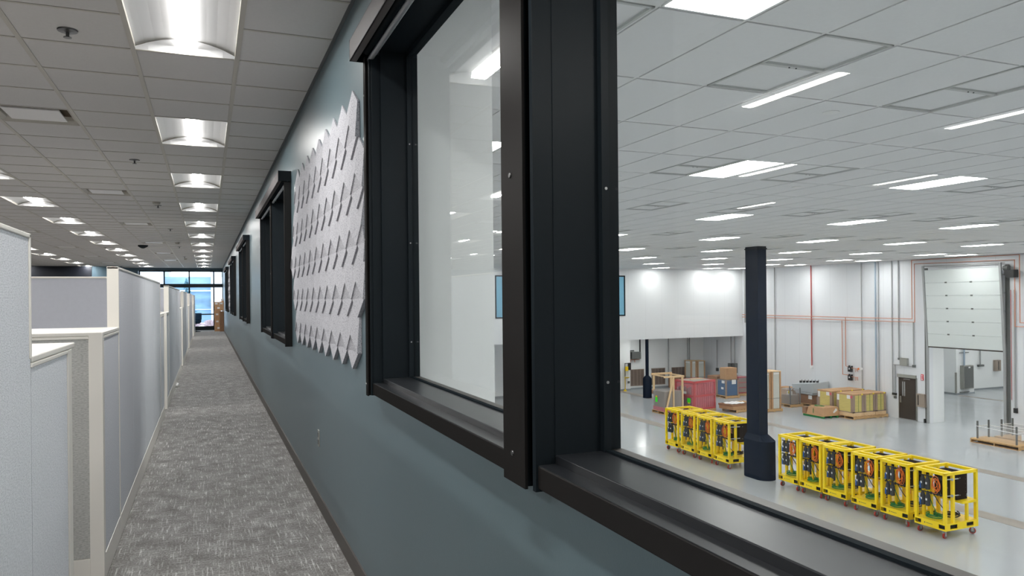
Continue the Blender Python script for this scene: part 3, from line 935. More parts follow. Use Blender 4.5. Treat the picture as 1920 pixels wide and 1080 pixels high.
struct('trim_6', MB().box(XL, XW, YO - 1.1, YO, 0.0, 0.004), M['kerb'])
struct('wall_dark', MB().box(-7.5, -4.82, 38.5, 38.6, 0, CE), M['felt_dark'])
struct('wall_stub', MB().box(-4.82, -3.6, 38.52, 38.62, 0, CE), M['teal_paint'])

# cartons stacked at the end
cart = [(0.32, 0.74, 38.35, 38.75, 0.0, 0.30, 'bottom'), (0.33, 0.60, 38.4, 38.75, 0.30, 0.62, 'second'), (0.32, 0.60, 38.4, 38.75, 0.62, 0.98, 'third'),
        (0.33, 0.73, 38.4, 38.75, 0.98, 1.22, 'fourth'), (0.32, 0.54, 38.4, 38.75, 1.22, 1.40, 'fifth'), (0.55, 0.735, 38.4, 38.75, 1.22, 1.42, 'top right'),
        (0.64, 0.735, 38.4, 38.7, 1.42, 1.56, 'topmost small')]
for (x0, x1, y0, y1, z0, z1, nm) in cart:
    t = thing('cardboard_box', 'brown carton with a white label, %s of the stack against the far windows' % nm, 'box', ((x0 + x1) / 2, (y0 + y1) / 2, z0), 0, 'cartons at the end of the corridor')
    MB().box(x0, x1, y0, y1, z0, z1).build('carton', M['card'], t, bevel=0.003, world=True)
    xc = x0 + (x1 - x0) * 0.45
    MB().box(xc - 0.06, xc + 0.05, y0 - 0.002, y0, (z0 + z1) / 2 - 0.03, (z0 + z1) / 2 + 0.05).build('label', M['label_white'], t, world=True)
t = thing('cardboard_box', 'tall open brown carton standing in front of the stack by the far windows', 'box', (0.65, 38.15, 0), 0, 'cartons at the end of the corridor')
MB().box(0.545, 0.733, 38.0, 38.32, 0, 0.90).build('carton', M['card_dark'], t, bevel=0.003, world=True)
MB().box(0.545, 0.735, 37.98, 38.0, 0.88, 0.96).build('flap', M['card_dark'], t, world=True)
# lounge chair
t = thing('lounge_chair', 'dark blue tub chair beside the far window at the corridor end', 'chair', (-0.65, 38.4, 0))
MB().lathe((-0.65, 38.4, 0.38), [(0.30, 0), (0.38, 0.06), (0.40, 0.14), (0.36, 0.2), (0.2, 0.22)], 20).build('seat', M['navy_fabric'], t, world=True)
b = MB()
pts = [(-0.65 + 0.37 * math.cos(a), 38.4 + 0.37 * math.sin(a), 0.72) for a in [(-0.35 + 1.9 * k / 12) * PI for k in range(13)]]
for k in range(12): b.bar(pts[k], pts[k + 1], 0.09, 0.32)
b.build('backrest', M['navy_fabric'], t, bevel=0.02, world=True)
MB().tube([(-0.65, 38.4, 0.05), (-0.65, 38.4, 0.4)], 0.04, 10).build('pedestal', M['black'], t, world=True)
MB().lathe((-0.65, 38.4, 0.0), [(0.36, 0.0), (0.36, 0.015), (0.1, 0.05)], 20).build('base', M['black'], t, world=True)

# ------------------------------------------------------------------ outside
struct('ground', MB().box(-60, 60, YO + 0.6, 140, -0.9, -0.6).box(-60, 0.7, YO + 0.6, YO + 3.5, -0.6, -0.1), M['snow'])
t = thing('building', 'pale clad building with a tall blue glazed front across the snowy yard', 'building', (-2, 78, -0.6))
P = lambda mb, n, m_, b_=0.0: mb.build(n, m_, t, bevel=b_, world=True)
P(MB().box(0.35, 14, 74, 90, -0.6, 12).box(-16, -3.6, 74.3, 90, -0.6, 12), 'cladding', M['ext_white'])
P(MB().box(-3.6, 0.35, 75, 90, -0.6, 3.65), 'glazing', M['ext_glass'])
P(MB().box(-3.7, 0.4, 74.8, 75, 2.3, 2.42), 'sunshade', M['ext_line'])
P(MB().box(-3.7, 0.4, 74.8, 75, 0.6, 0.66), 'sunshade', M['ext_line'])
P(MB().box(1.2, 1.9, 73.9, 74.0, 3.6, 4.1), 'wall_lamp', M['conduit'])
t = thing('building', 'long low pale building at the left behind the far office windows', 'building', (-11, 60, -0.6))
P = lambda mb, n, m_, b_=0.0: mb.build(n, m_, t, bevel=b_, world=True)
P(MB().box(-20, -5.2, 58, 70, -0.6, 4.2), 'wall', M['ext_white'])
P(MB().box(-5.6, -5.25, 57.9, 58, -0.2, 2.4), 'window', M['ext_glass'])
P(MB().box(-20.2, -5.0, 57.8, 58, 4.0, 4.35), 'fascia', M['ext_line'])
for n, (x, y, h) in enumerate([(-2.6, 66, 3.4), (-1.6, 69, 4.0)]):
    t = thing('fir_tree', 'snowy blue-green fir %s beyond the far glass' % ['on the left', 'on the right'][n], 'tree', (x, y, -0.6))
    MB().tube([(0, 0, 0), (0, 0, h)], [0.09, 0.02], 8).build('trunk', M['bark'], t)
    b = MB()
    for q in range(150):
        a = random.random() * 2 * PI; z = 0.4 + (h - 0.4) * random.random(); r = (1 - z / h) * 1.1 + 0.1
        b.bar((0, 0, z), (r * math.cos(a), r * math.sin(a), z - 0.25), 0.10, 0.03)
    b.build('foliage', M['fir'], t)
t = thing('bare_tree', 'leafless reddish tree beyond the right pane of the far glass', 'tree', (1.2, 62, -0.6))
MB().tube([(0, 0, 0), (0.05, 0, 1.4)], [0.05, 0.03], 6).build('trunk', M['bark'], t)
b = MB()
for q in range(46):
    a = random.random() * 2 * PI; z = 0.8 + 0.8 * random.random(); r = 0.9 * random.random() + 0.2
    b.bar((0.03, 0, z), (r * math.cos(a), r * math.sin(a), z + 0.9 * random.random() + 0.1), 0.018, 0.018)
b.build('branches', M['bark'], t)
for n, (x, y) in enumerate([(-1.9, 60), (-0.9, 62), (0.2, 61)]):
    b = MB()
    for q in range(140):
        a = random.random() * 2 * PI; e = random.random() * PI / 2
        r = 0.45
        b.bar((x, y, -0.55), (x + r * math.cos(a) * math.cos(e) * 1.4, y + r * math.sin(a) * math.cos(e), -0.55 + r * math.sin(e) + 0.1), 0.03, 0.03)
    tag(b.build('bush', M['bush']), 'round dry bush in the snow, ' + ['leftmost', 'middle', 'rightmost'][n] + ' of three beyond the glass', 'bush', 'bushes in the snow')

# ------------------------------------------------------------------ hall: columns
t = thing('column', 'navy black steel column with a bulky rounded base between the two cart rows', 'column', (16.62, 19.65, G))
P = lambda mb, n, m_, b_=0.0: mb.build(n, m_, t, bevel=b_, world=True)
# shaft: two flanges and a deep web boxed in
P(MB().box(16.45, 16.80, 19.33, 19.93, G + 1.1, CE + 0.05), 'shaft', M['column'], 0.004)
P(MB().box(16.43, 16.82, 19.31, 19.95, CE - 0.09, CE - 0.06), 'joint_band', M['black'])
def stadium(cx, cy, hx, hy, n=10):
    pts = []
    for k in range(n + 1):
        a = PI + PI * k / n
        pts.append((cx + hx * math.cos(a), cy - hy + hx * math.sin(a)))
    for k in range(n + 1):
        a = PI * k / n
        pts.append((cx + hx * math.cos(a), cy + hy + hx * math.sin(a)))
    return pts
body = MB().prism(stadium(16.65, 19.56, 0.33, 0.25), G, G + 1.24); body.sm = True
P(body, 'base_shroud', M['column'])
c = MB()
lo = stadium(16.65, 19.56, 0.33, 0.25); hi = []
for (x, y) in lo:
    hi.append((max(16.44, min(16.81, 16.625 + (x - 16.62) * 1.2)), max(19.32, min(19.94, y))))
for k in range(len(lo)):
    j = (k + 1) % len(lo)
    c.quad([(lo[k][0], lo[k][1], G + 1.24), (lo[j][0], lo[j][1], G + 1.24), (hi[j][0], hi[j][1], G + 1.42), (hi[k][0], hi[k][1], G + 1.42)])
P(c, 'base_cone', M['column'])
t = thing('column', 'slim round navy column with a wider foot under the far overhang', 'column', (23.75, 37.45, G))
MB().lathe((0, 0, 0), [(0.095, 1.2), (0.095, 3.46)], 20).build('shaft', M['column'], t)
MB().lathe((0, 0, 0), [(0.25, 0), (0.25, 1.10), (0.22, 1.18), (0.10, 1.30), (0.095, 1.3)], 24).build('foot_shroud', M['column'], t)

# ------------------------------------------------------------------ hall: yellow carts
def coil(c, rx, ry, turns, r, jitter=0.02, axis='Z', n=20, dz=0.0):
    pts = []
    for k in range(int(turns * n) + 1):
        a = 2 * PI * k / n
        q = 1 + 0.09 * math.sin(a * 0.37 + turns) + random.uniform(-jitter, jitter) * 0.4
        u, v = rx * q * math.cos(a), ry * q * math.sin(a)
        h = dz * k / (turns * n) + 0.008 * math.sin(a * 0.5)
        if axis == 'Z': pts.append((c[0] + u, c[1] + v, c[2] + h))
        elif axis == 'X': pts.append((c[0] + h, c[1] + u, c[2] + v))
        else: pts.append((c[0] + u, c[1] + h, c[2] + v))
    return MB().tube(pts, r, 6)
def make_cart(seed):
    random.seed(seed)
    t = thing('equipment_cart', 'x', 'cart')
    P = lambda mb, n, m_, b_=0.0, par=None: mb.build(n, m_, par or t, bevel=b_)
    X, Y, T = 0.575, 0.425, 0.07
    # tray with fork slots
    b = MB()
    for sy in (-1, 1):
        ya, yb = (sy * Y, sy * (Y - 0.012))
        b.box(-X, X, ya, yb, 0.335, 0.375).box(-X, X, ya, yb, 0.20, 0.235)
        for (xa, xb) in ((-X, -0.41), (-0.16, 0.16), (0.41, X)):
            b.box(xa, xb, ya, yb, 0.235, 0.335)
    for sx in (-1, 1):
        xa, xb = (sx * X, sx * (X - 0.012))
        b.box(xa, xb, -Y, Y, 0.335, 0.375).box(xa, xb, -Y, Y, 0.20, 0.235)
        for (ya, yb) in ((-Y, -Y + 0.02), (-0.24, 0.24), (Y - 0.02, Y)):
            b.box(xa, xb, ya, yb, 0.235, 0.335)
    b.box(-X, X, -Y, Y, 0.368, 0.375).box(-X + 0.02, X - 0.02, -Y + 0.02, Y - 0.02, 0.20, 0.21)
    P(b, 'tray', M['yellow'])
    P(MB().box(-X + 0.05, X - 0.05, -Y + 0.06, Y - 0.06, 0.24, 0.33), 'slot_core', M['groove'])
    # maker's badge: small dark roundel and a line of lettering
    bd = MB().lathe((-X, 0.14, 0.285), [(0.016, -0.002), (0.016, 0)], 12, 'X')
    for k in range(9): bd.box(-X - 0.0015, -X, 0.10 - k * 0.02, 0.088 - k * 0.02, 0.277, 0.293)
    P(bd, 'maker_badge', M['dark_grey'])
    # frame
    for (x, y, nm) in ((-X + T / 2, -Y + T / 2, 'p'), (-X + T / 2, Y - T / 2, 'p'), (X - T / 2, -Y + T / 2, 'p'), (X - T / 2, Y - T / 2, 'p'),
                       (-X + 0.30, -Y + T / 2, 'p'), (-X + 0.30, Y - T / 2, 'p')):
        P(MB().box(x - T / 2, x + T / 2, y - T / 2, y + T / 2, 0.375, 1.60), 'post', M['yellow'], 0.004)
    top = MB()
    top.box(-X, X, -Y, -Y + T, 1.53, 1.602).box(-X, X, Y - T, Y, 1.53, 1.602)
    top.box(-X, -X + T, -Y, Y, 1.531, 1.601).box(X - T, X, -Y, Y, 1.531, 1.601).box(-X + 0.265, -X + 0.335, -Y, Y, 1.5315, 1.6005)
    P(top, 'top_frame', M['yellow'], 0.004)
    sh = MB()
    sh.box(0.02, X, -Y, Y, 0.80, 0.86).box(0.20, 0.26, -Y + 0.02, -Y + 0.08, 0.375, 0.80).box(0.20, 0.26, Y - 0.08, Y - 0.02, 0.375, 0.80)
    P(sh, 'shelf', M['yellow'], 0.003)
    P(MB().box(-0.30, -0.24, 0.16, 0.22, 0.375, 1.50), 'pipe_post', M['yellow'], 0.003)
    # cabinet
    cb = P(MB().box(-0.04, 0.36, -0.30, 0.28, 0.87, 1.52), 'control_cabinet', M['cabinet'], 0.006)
    kn = MB()
    for z in (0.98, 1.40): kn.lathe((0.10, -0.30, z), [(0.012, -0.006), (0.012, 0)], 10, 'Y')
    for z in (0.95, 1.05, 1.15, 1.25, 1.35, 1.43): kn.lathe((0.30, -0.30, z), [(0.005, -0.004), (0.005, 0)], 8, 'Y')
    P(kn, 'cabinet_screw', M['steel'], 0, cb)
    P(MB().tube([(0.33, -0.305, 1.0), (0.345, -0.31, 0.95), (0.33, -0.31, 0.92), (0.315, -0.31, 0.95), (0.33, -0.305, 1.0)], 0.006, 6), 'shackle', M['steel'], 0, cb)
    # filters and manifolds
    for (zt) in (1.42, 1.02):
        mf = MB().tube([(-0.47, 0.36, zt), (-0.47, -0.36, zt)], 0.016, 8)
        for k in range(6): mf.lathe((-0.47, -0.32 + 0.09 * k, zt - 0.03), [(0.024, 0), (0.03, 0.02), (0.024, 0.055)], 8)
        P(mf, 'manifold', M['rubber'])
        P(MB().tube([(-0.47, -0.36, zt + 0.01), (-0.3, -0.40, zt + 0.01), (-0.1, -0.41, zt + 0.01)], 0.014, 8).lathe((-0.30, -0.40, zt - 0.02), [(0.03, 0), (0.03, 0.06)], 10), 'outlet_pipe', M['zinc'])
        for k, y in enumerate((0.26, 0.12)):
            fl = P(MB().lathe((-0.48, y, zt - 0.34), [(0.03, 0), (0.056, 0.012), (0.056, 0.25), (0.044, 0.28), (0.03, 0.33)], 16), 'filter_canister', M['filter'])
            if k == 0: P(MB().box(-0.545, -0.53, y + 0.005, y + 0.045, zt - 0.33, zt - 0.17), 'blue_band', M['filter_blue'], 0, fl)['label'] = 'blue lower band'
            P(MB().box(-0.542, -0.535, y - 0.02, y + 0.018, zt - 0.20, zt - 0.15), 'sticker', M['label_white'], 0, fl)
    P(MB().tube([(-0.45, -0.05, 1.40), (-0.42, -0.08, 1.30), (-0.42, -0.14, 1.1), (-0.44, -0.2, 1.03)], 0.012, 8), 'pressure_hose', M['rubber'])
    cp = MB()
    for k in range(3): cp.tube([(-0.34, -0.18 - 0.05 * k, 1.36), (-0.34, -0.18 - 0.05 * k, 1.22), (-0.34, -0.21 - 0.05 * k, 1.20)], 0.008, 6)
    cp.tube([(-0.34, 0.0, 0.96), (-0.34, -0.3, 0.96), (-0.34, -0.3, 0.82)], 0.01, 6)
    P(cp, 'copper_tubing', M['copper'])
    ox, oy = random.uniform(0.075, 0.105), random.uniform(0.13, 0.17)
    pts = []
    for k in range(110):
        a = 2 * PI * k / 18
        q = 1 + 0.28 * math.sin(a * 0.41 + seed) + 0.12 * math.sin(a * 1.3)
        pts.append((-0.50 + 0.02 * math.sin(a * 0.9), -0.12 + ox * q * math.cos(a) + 0.025 * math.sin(a * 0.23), 1.25 + oy * q * math.sin(a) + 0.03 * math.sin(a * 0.3)))
    P(MB().tube(pts, 0.0075, 6), 'orange_cable', M['orange'])
    P(MB().tube([(-0.47, 0.3, 1.03), (-0.5, 0.37, 1.0), (-0.53, 0.38, 0.9), (-0.52, 0.33, 0.84)] if seed % 2 else [(-0.48, 0.2, 1.05), (-0.5, 0.30, 1.13), (-0.52, 0.37, 1.08), (-0.52, 0.38, 0.98)], 0.009, 6), 'hose_end', M['green'])
    P(coil((-0.33 + random.uniform(-0.05, 0.05), 0.03 + random.uniform(-0.1, 0.1), 0.40), 0.15, 0.17 + random.uniform(-0.02, 0.03), 4.6, 0.012, 0.12, 'Z', 20, 0.08), 'green_hose', M['green'])
    P(MB().tube([(-0.44, 0.14, 1.0), (-0.43, 0.05, 0.75), (-0.38, -0.02, 0.55), (-0.35, 0.0, 0.43)], 0.011, 6), 'green_riser', M['green'])
    P(coil((0.02, -0.12, 0.42), 0.2, 0.16, 4, 0.014, 0.1, 'Z', 18, 0.10), 'black_cable', M['rubber'])
    P(MB().tube([(-0.45, -0.02, 1.0), (-0.4, -0.12, 0.8), (-0.28, -0.2, 0.6), (-0.1, -0.16, 0.47)], 0.010, 6), 'black_riser', M['rubber'])
    for (x, y) in ((-X + 0.08, -Y + 0.09), (-X + 0.08, Y - 0.09), (X - 0.08, -Y + 0.09), (X - 0.08, Y - 0.09)):
        a = random.choice((0, 0.5, 1.1, 1.57, 2.2, 0.2))
        br = MB().box(-0.045, 0.045, -0.035, 0.035, 0.185, 0.20).box(-0.02, 0.03, -0.034, -0.028, 0.06, 0.186).box(-0.02, 0.03, 0.028, 0.034, 0.06, 0.186).box(-0.085, -0.01, -0.02, 0.02, 0.145, 0.155)
        cs, sn = math.cos(a), math.sin(a)
        br.v = [(x + v[0] * cs - v[1] * sn, y + v[0] * sn + v[1] * cs, v[2]) for v in br.v]
        br = P(br, 'caster', M['zinc'])
        wh = MB().lathe((0.005, 0, 0.075), [(0.05, -0.022), (0.075, -0.018), (0.075, 0.018), (0.05, 0.022)], 20, 'Y')
        wh.v = [(x + v[0] * cs - v[1] * sn, y + v[0] * sn + v[1] * cs, v[2]) for v in wh.v]
        wh = P(wh, 'wheel', M['red_wheel'], 0, br)
        hb = MB().lathe((0.005, 0, 0.075), [(0.055, -0.024), (0.055, 0.024)], 16, 'Y')
        hb.v = [(x + v[0] * cs - v[1] * sn, y + v[0] * sn + v[1] * cs, v[2]) for v in hb.v]
        P(hb, 'hub', M['hub'], 0, br)
    register(t)
    return t
cartA = make_cart(3); cartB = make_cart(8); cartC = make_cart(12)
cart_specs = [(13.17, cartA, 1), (14.20, cartB, 1), (15.17, cartC, 1), (16.22, cartA, 0), (17.14, cartB, 0), (18.03, cartA, 0),
              (21.22, cartC, 0), (22.18, cartB, 0), (23.17, cartA, 0), (24.22, cartC, 0)]
clab = ['nearest the camera, at the right end of the longer row', 'second from the right end of the longer row', 'third from the right end of the longer row',
        'fourth from the right end of the longer row', 'fifth in the longer row, next to the end by the column', 'beside the column at the left end of the longer row',
        'nearest the column in the shorter row of four', 'second left of the column in the shorter row', 'third left of the column in the shorter row', 'farthest left in the shorter row of four']
for (y, pr, first), lab in zip(cart_specs, clab):
    place(pr, (17.0 + 0.02 * math.sin(y * 7), y, G), 'yellow wheeled equipment cart, ' + lab, random.uniform(-0.012, 0.012), bool(first), 'yellow equipment carts')

# ------------------------------------------------------------------ pallets and goods
random.seed(21)
def pallet(x, y, wx, wy, label, rz=0.0, h=0.14, m='wood', z=G):
    t = thing('pallet', label, 'pallet', (x, y, z), rz, 'pallets')
    n = max(4, int(wx / 0.17))
    for k in range(n):
        xa = -wx / 2 + (wx - 0.1) * k / (n - 1)
        MB().box(xa, xa + 0.1, -wy / 2, wy / 2, h - 0.02, h).build('deck_board', M[m], t)
    for yy in (-wy / 2 + 0.02, 0, wy / 2 - 0.02):
        MB().box(-wx / 2, wx / 2, yy - 0.02, yy + 0.02, 0.02, h - 0.02).build('stringer', M[m], t)
    for xx in (-wx / 2, -0.05, wx / 2 - 0.1):
        MB().box(xx, xx + 0.1, -wy / 2, wy / 2, 0, 0.02).build('bottom_board', M[m], t)
    return t
# six wrapped filter boxes on two pallets
pallet(28.95, 27.13, 1.50, 1.12, 'wooden pallet under the two front left yellow-sided filter boxes')
pallet(30.05, 27.13, 0.68, 1.12, 'wooden pallet under the front box against the hall wall')
pallet(29.35, 28.45, 2.15, 1.10, 'long pallet under the back row of yellow-sided boxes')
def filter_box(x0, x1, y0, y1, label):
    z = G + 0.14
    t = thing('wrapped_box', label, 'box', ((x0 + x1) / 2, (y0 + y1) / 2, z), 0, 'wrapped filter boxes')
    P = lambda mb, n, m_, b_=0.0: mb.build(n, m_, t, bevel=b_, world=True)
    b = MB().box(x0 - 0.0, x1, y0, y1, z, z + 0.16)
    P(b, 'wooden_base', M['wood_pale'])
    P(MB().box(x0 + 0.015, x1 - 0.015, y0 + 0.015, y1 - 0.015, z + 0.16, z + 1.02), 'filter_media', M['yellow_media'])
    e = MB()
    for (xa, xb) in ((x0, x0 + 0.13), (x1 - 0.13, x1)):
        for (ya, yb) in ((y0, y0 + 0.14), (y1 - 0.14, y1)):
            e.box(xa, xb, ya, yb, z + 0.16, z + 1.02)
    e.box(x0, x1, y0, y1, z + 0.16, z + 0.20)
    P(e, 'corner_card', M['card_edge'])
    P(MB().box(x0 - 0.005, x1 + 0.005, y0 - 0.005, y1 + 0.005, z + 0.98, z + 1.05), 'card_lid', M['card'], 0.004)
    P(MB().box(x0 - 0.008, x1 + 0.008, (y0 + y1) / 2 - 0.006, (y0 + y1) / 2 + 0.006, z + 1.05, z + 1.053).box((x0 + x1) / 2 - 0.006, (x0 + x1) / 2 + 0.006, y0 - 0.008, y0 - 0.002, z + 0.18, z + 1.05), 'green_strap', M['green'])
    P(MB().box(x0 - 0.008, x0 - 0.004, y0 + 0.16, y0 + 0.36, z + 0.82, z + 0.99).box(x0 - 0.008, x0 - 0.004, y1 - 0.18, y1 - 0.04, z + 0.7, z + 0.98), 'paper_label', M['label_white'])
    P(MB().box(x0 - 0.008, x0 - 0.004, y0 + 0.03, y0 + 0.15, z + 0.86, z + 0.97), 'red_sticker', M['red_panel'])
    P(MB().box(x1 - 0.16, x1 - 0.08, y0 - 0.01, y0, z + 0.99, z + 1.055), 'yellow_corner', M['tag_yellow'])
    return t
xs = [28.22, 28.93, 29.66, 30.36]
nm = ['left', 'middle', 'right']
for k in range(3):
    filter_box(xs[k] + 0.01, xs[k + 1] - 0.01, 26.66, 27.66, 'yellow-sided box with cardboard corners, %s in the front row of six' % nm[k])
    filter_box(xs[k] + 0.05, xs[k + 1] + 0.03, 27.98, 28.92, 'yellow-sided box with cardboard corners, %s in the back row of six' % nm[k])
# low carton on green pallet
t = thing('pallet', 'green painted low pallet under the long brown carton', 'pallet', (27.6, 28.1, G), 0, 'pallets')
for x in (27.15, 27.6, 28.0):
    MB().box(x, x + 0.1, 27.42, 28.72, 0.0 + G, G + 0.1).build('runner', M['green'], t, world=True)
MB().box(27.12, 28.2, 27.42, 28.72, G + 0.1, G + 0.12).build('deck_board', M['wood'], t, world=True)
t = thing('cardboard_box', 'long low brown carton strapped in green, in front of the filter boxes', 'box', (27.6, 28.0, G + 0.12))
P = lambda mb, n, m_, b_=0.0: mb.build(n, m_, t, bevel=b_, world=True)
b = MB().quad([(27.14, 27.45, G + .12), (28.2, 27.45, G + .12), (28.2, 28.4, G + .12), (27.14, 28.5, G + .12)])
b.v += [(27.22, 27.5, G + .50), (28.16, 27.5, G + .50), (28.16, 28.36, G + .50), (27.22, 28.42, G + .50)]
b.f += [(4, 5, 6, 7), (0, 1, 5, 4), (1, 2, 6, 5), (2, 3, 7, 6), (3, 0, 4, 7)]
P(b, 'carton', M['card'])
P(MB().box(27.12, 27.3, 28.52, 28.74, G + 0.12, G + 0.42), 'flap', M['card_dark'])
P(MB().box(27.155, 27.165, 28.05, 28.08, G + 0.15, G + 0.42).box(27.2, 28.25, 28.05, 28.08, G + .50, G + .505), 'green_strap', M['green'])
P(coil((27.6, 28.1, G + 0.51), 0.18, 0.25, 1.5, 0.012), 'loose_strap', M['green'])
P(MB().bar((27.85, 27.464, G + 0.22), (28.05, 27.478, G + 0.40), 0.004, 0.14), 'white_label', M['label_white'])
P(MB().lathe((27.3, 28.6, G + 0.14), [(0.05, 0), (0.1, 0.08), (0.1, 0.2), (0.03, 0.28)], 12), 'wrap_wad', M['silver'])
# silver wrapped duct on pallet
pallet(29.95, 31.15, 1.0, 1.1, 'wooden pallet under the silver wrapped duct unit')
t = thing('wrapped_unit', 'silver foil-wrapped duct unit on brown cartons near the hall wall', 'crate', (29.9, 31.0, G + 0.14))
P = lambda mb, n, m_, b_=0.0: mb.build(n, m_, t, bevel=b_, world=True)
P(MB().box(29.5, 30.35, 30.6, 31.65, G + 0.14, G + 0.62), 'carton_base', M['card_dark'], 0.02)
P(MB().box(29.42, 30.4, 30.45, 31.7, G + 0.62, G + 0.76), 'wrap_fold', M['silver'], 0.05)
sv = MB().quad([(29.40, 30.35, G + 0.74), (30.44, 30.35, G + 0.74), (30.44, 31.8, G + 0.74), (29.40, 31.8, G + 0.74)])
sv.v += [(29.35, 30.3, G + 1.28), (30.42, 30.3, G + 1.33), (30.42, 31.7, G + 1.20), (29.35, 31.9, G + 1.10)]
sv.f += [(4, 5, 6, 7), (0, 1, 5, 4), (1, 2, 6, 5), (2, 3, 7, 6), (3, 0, 4, 7)]
P(sv, 'duct_body', M['silver'], 0.02)
cl = MB()
for k in range(6): cl.box(29.75, 29.82, 30.4 + 0.24 * k, 30.52 + 0.24 * k, G + 1.2 - 0.02 * k, G + 1.37 - 0.02 * k).bar((29.8, 30.4 + .24 * k, G + 1.36 - .02 * k), (29.95, 30.55 + .24 * k, G + 1.40 - .02 * k), 0.03, 0.03)
P(cl, 'duct_clamp', M['rubber'])
P(MB().box(29.48, 29.49, 30.55, 30.8, G + 0.4, G + 0.6), 'paper_label', M['label_white'])
# wrapped oddments left of it
pallet(28.75, 31.35, 0.85, 1.0, 'wooden pallet under the wrapped bundle of oddments')
t = thing('wrapped_bundle', 'clear-wrapped bundle of frames and torn card on a pallet', 'crate', (28.7, 31.3, G + 0.14))
P = lambda mb, n, m_, b_=0.0: mb.build(n, m_, t, bevel=b_, world=True)
fr = MB()
for (x, y) in ((28.4, 30.95), (28.4, 31.7), (29.05, 30.95), (29.05, 31.7)): fr.box(x - .02, x + .02, y - .02, y + .02, G + .14, G + 1.0)
P(fr, 'post', M['dark_grey'])
P(MB().box(28.45, 29.0, 31.0, 31.65, G + .14, G + .62), 'carton', M['tan_box'], 0.02)
P(MB().bar((28.5, 31.2, G + .75), (28.7, 30.95, G + 1.02), 0.3, 0.02), 'torn_flap', M['card_dark'])
P(MB().box(28.48, 28.7, 31.1, 31.3, G + .62, G + .82), 'white_bag', M['label_white'], 0.03)
P(MB().box(28.38, 28.40, 31.02, 31.08, G + .72, G + .86), 'yellow_ribbon', M['tag_yellow'])
P(MB().box(28.37, 29.08, 30.92, 31.73, G + .15, G + .92), 'stretch_wrap', M['wrap'])
tag(MB().box(29.3, 29.95, 32.15, 32.9, G, G + 0.85).build('cardboard_box', M['card'], bevel=0.01), 'brown carton behind the clear-wrapped bundle by the hall wall', 'box', 'brown cartons in the hall')
pallet(29.7, 29.65, 0.9, 0.9, 'low pallet between the silver unit and the filter boxes')
t = thing('wrapped_bundle', 'small wrapped brown bundle right of the silver unit', 'crate', (29.6, 29.7, G + .14))
MB().box(29.3, 30.0, 29.3, 30.0, G + .14, G + .55).build('carton', M['card_dark'], t, bevel=0.03, world=True)
MB().box(29.28, 30.02, 29.28, 30.02, G + .15, G + .60).build('stretch_wrap', M['wrap'], t, world=True)
# tall crates by the column
def tall_crate(x0, x1, y0, y1, h, label, z0=0.14, nslot=1):
    t = thing('tall_crate', label, 'crate', ((x0 + x1) / 2, (y0 + y1) / 2, G + z0), 0, 'tall wood-edged crates')
    P = lambda mb, n, m_, b_=0.0: mb.build(n, m_, t, bevel=b_, world=True)
    P(MB().box(x0 + .03, x1 - .03, y0 + .03, y1 - .03, G + z0, G + h - .04), 'pale_core', M['pale_core'])
    for (x, y) in ((x0, y0), (x1 - .09, y0), (x0, y1 - .09), (x1 - .09, y1 - .09)):
        P(MB().box(x, x + .09, y, y + .09, G + z0, G + h - .03), 'corner_board', M['card'])
    P(MB().box(x0 - .005, x1 + .005, y0 - .005, y1 + .005, G + h - .03, G + h), 'lid', M['wood_pale'])
    P(MB().box(x0 + .12, x1 - .12, y0 - .006, y0 - .002, G + h - .16, G + h - .09).box(x0 - .006, x0 - .002, y0 + .12, y1 - .12, G + h - .16, G + h - .09), 'label_strip', M['label_white'])
    P(MB().box(x0 - .004, x1 + .004, y0 - .004, y1 + .004, G + 0.66, G + 0.672), 'strap', M['dark_grey'])
    return t
pallet(26.65, 30.65, 1.05, 1.0, 'pallet under the two tall wood-edged crates right of the column')
tall_crate(26.53, 27.12, 30.2, 31.1, 2.05, 'tall wood-edged crate just right of the big column')
tall_crate(25.95, 26.50, 30.25, 31.1, 2.03, 'tall wood-edged crate half hidden by the big column')
pallet(29.15, 40.45, 1.3, 0.8, 'pallet under the tall framed crates at the back wall')
tall_crate(28.75, 29.2, 40.15, 40.85, 1.75, 'tall framed crate at the back wall, left of its pair')
tall_crate(29.25, 29.85, 40.15, 40.85, 1.72, 'tall framed crate at the back wall, right of its pair')
tag(MB().box(27.6, 28.45, 40.35, 41.0, G, G + 0.72).build('cardboard_box', M['card_dark'], bevel=0.01), 'long brown carton at the back wall left of the tall crates', 'box', 'brown cartons in the hall')
tag(MB().box(25.0, 25.7, 38.7, 39.3, G, G + 0.22).build('cardboard_box', M['card_dark'], bevel=0.01), 'flat brown carton on the floor right of the slim column', 'box', 'brown cartons in the hall')
# blue pack, cartons, red pack
pallet(28.0, 35.6, 1.0, 1.0, 'wooden pallet under the blue-wrapped block')
t = thing('wrapped_block', 'blue-sided wrapped block on a pallet under a brown carton', 'crate', (28.0, 35.6, G + .14))
P = lambda mb, n, m_, b_=0.0: mb.build(n, m_, t, bevel=b_, world=True)
P(MB().box(27.6, 28.45, 35.2, 36.0, G + .14, G + 1.0), 'blue_block', M['blue_pack'], 0.01)
cc = MB()
for (x, y) in ((27.58, 35.18), (28.39, 35.18), (27.58, 35.94), (28.39, 35.94)): cc.box(x, x + .08, y, y + .08, G + .14, G + 1.02)
P(cc, 'corner_card', M['card_edge'])
P(MB().box(27.59, 28.46, 35.19, 36.01, G + .95, G + 1.05), 'wrap_top', M['wrap'])
P(MB().box(28.0, 28.28, 35.17, 35.19, G + .8, G + 1.05).box(27.57, 27.58, 35.3, 35.55, G + .85, G + 1.0).box(27.57, 27.58, 35.4, 35.6, G + .5, G + .62), 'paper_label', M['label_white'])
